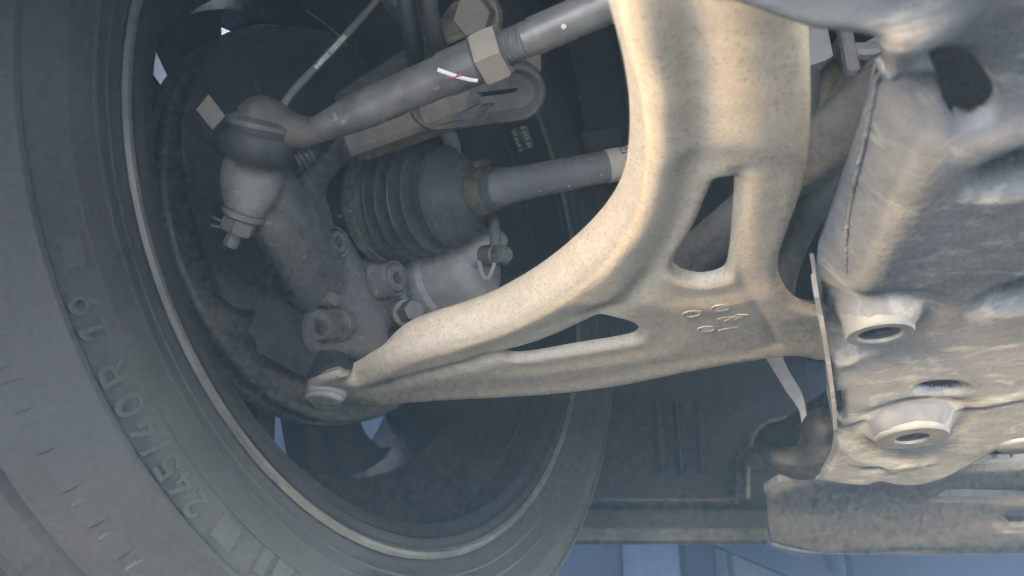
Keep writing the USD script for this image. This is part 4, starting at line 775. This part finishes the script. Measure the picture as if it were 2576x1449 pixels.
part('casting_boss', lathe([(0, -0.004), (0.009, -0.003), (0.013, 0.004), (0.013, 0.02), (0, 0.02)], at(2235, 165, 0.58), (0, 1, 0.2), 28), M['gear'], gb)
part('casting_lug', boxm(at(2132, 115, 0.6), 0.010, 0.01, 0.05, ex=(1, 0, 0.1), ch=0.002), M['gear'], gb)
single('coolant_hose', tube([at(2125, 95, 0.66), at(2110, 150, 0.655), at(2085, 200, 0.65), at(2072, 250, 0.65), at(2062, 300, 0.65)], [0.007, 0.013, 0.015, 0.009, 0.008], 24, 40), M['hose'], 'short olive hose in the gap beside the gearbox casting', 'hose')
for pts, r, lab in (([at(2160, 430, 0.56), at(2050, 520, 0.55), at(1985, 640, 0.55), at(1960, 760, 0.56)], 0.010, 'faint dark brown pipe behind the notch of the control arm'), ([at(2035, 180, 0.55), at(2030, 260, 0.55), at(2025, 330, 0.55)], 0.008, 'short black pipe beside the control arm edge')):
    single('dark_pipe', tube(pts, r, 18, 30), M['body_brown'], lab, 'pipe')
sw = thing('wire_bracket', 'thin bent grey metal strip hanging below the control arm', 'bracket', at(2030, 1130, 0.6))
sp_ = smoothpath([at(1930, 860, 0.58), at(1948, 900, 0.585), at(1985, 965, 0.59), at(2018, 1030, 0.59), at(2024, 1062, 0.588), at(2032, 1110, 0.585), at(2036, 1140, 0.58)], 40)
part('strip', ribbon(sp_, (1, 0, 0.15), [0.011, 0.011, 0.0095, 0.0095, 0.0045, 0.0042, 0.0052], 0.002), M['strip'], sw)
part('strip_leg', ribbon([at(2036, 1136, 0.58), at(2018, 1165, 0.575), at(1998, 1212, 0.57)], (1, 0, 0.6), [0.006, 0.005, 0.005], 0.002), M['strip'], sw)
part('strip_leg', ribbon([at(2040, 1138, 0.58), at(2052, 1160, 0.58), at(2062, 1190, 0.582)], (1, 0, 0.3), [0.006, 0.007, 0.006], 0.002), M['black_lt'], sw)
ho = thing('frame_outrigger', 'dark curved pressing of the front frame beyond the hanging metal strip', 'frame member', ony(1930, 1150, 0.9))
oc = smoothpath([ony(1866, 1262, 0.93), ony(1868, 1200, 0.93), ony(1876, 1125, 0.93), ony(1900, 1082, 0.93), ony(1945, 1065, 0.93), ony(2005, 1048, 0.93)], 50)
part('outer_flange', ribbon(oc, (0, 1, 0), 0.05, 0.004), M['black_lt'], ho)
part('back_web', slab([ony(1870, 1262, 0.955), ony(1880, 1120, 0.955), ony(1905, 1085, 0.955), ony(2010, 1050, 0.955), ony(2100, 1050, 0.955), ony(2100, 1262, 0.955)], (0, 1, 0), 0.01), M['liner'], ho)
part('cross_rail', tube([ony(1905, 1150, 0.90), ony(1960, 1160, 0.85), ony(2040, 1175, 0.8)], 0.014, 20, 20), M['black'], ho)

# ------------------------------------------------------------------ blue air volume that imitates the lens flare veil
usdkit.material(stage, '/World/Looks/veil_air', {'v': ('principled_volume', {'color': (0.28, 0.52, 1.0), 'density': 0.10, 'anisotropy': 0.0})}, [], volume='v.volume')
hz = single('haze', boxm((0.05, -0.33, 0.65), 3.8, 6.2, 3.4), M['body'], kind='stuff', smooth=False)
UsdShade.MaterialBindingAPI.Apply(stage.GetPrimAtPath(hz)).Bind(UsdShade.Material.Get(stage, '/World/Looks/veil_air'))
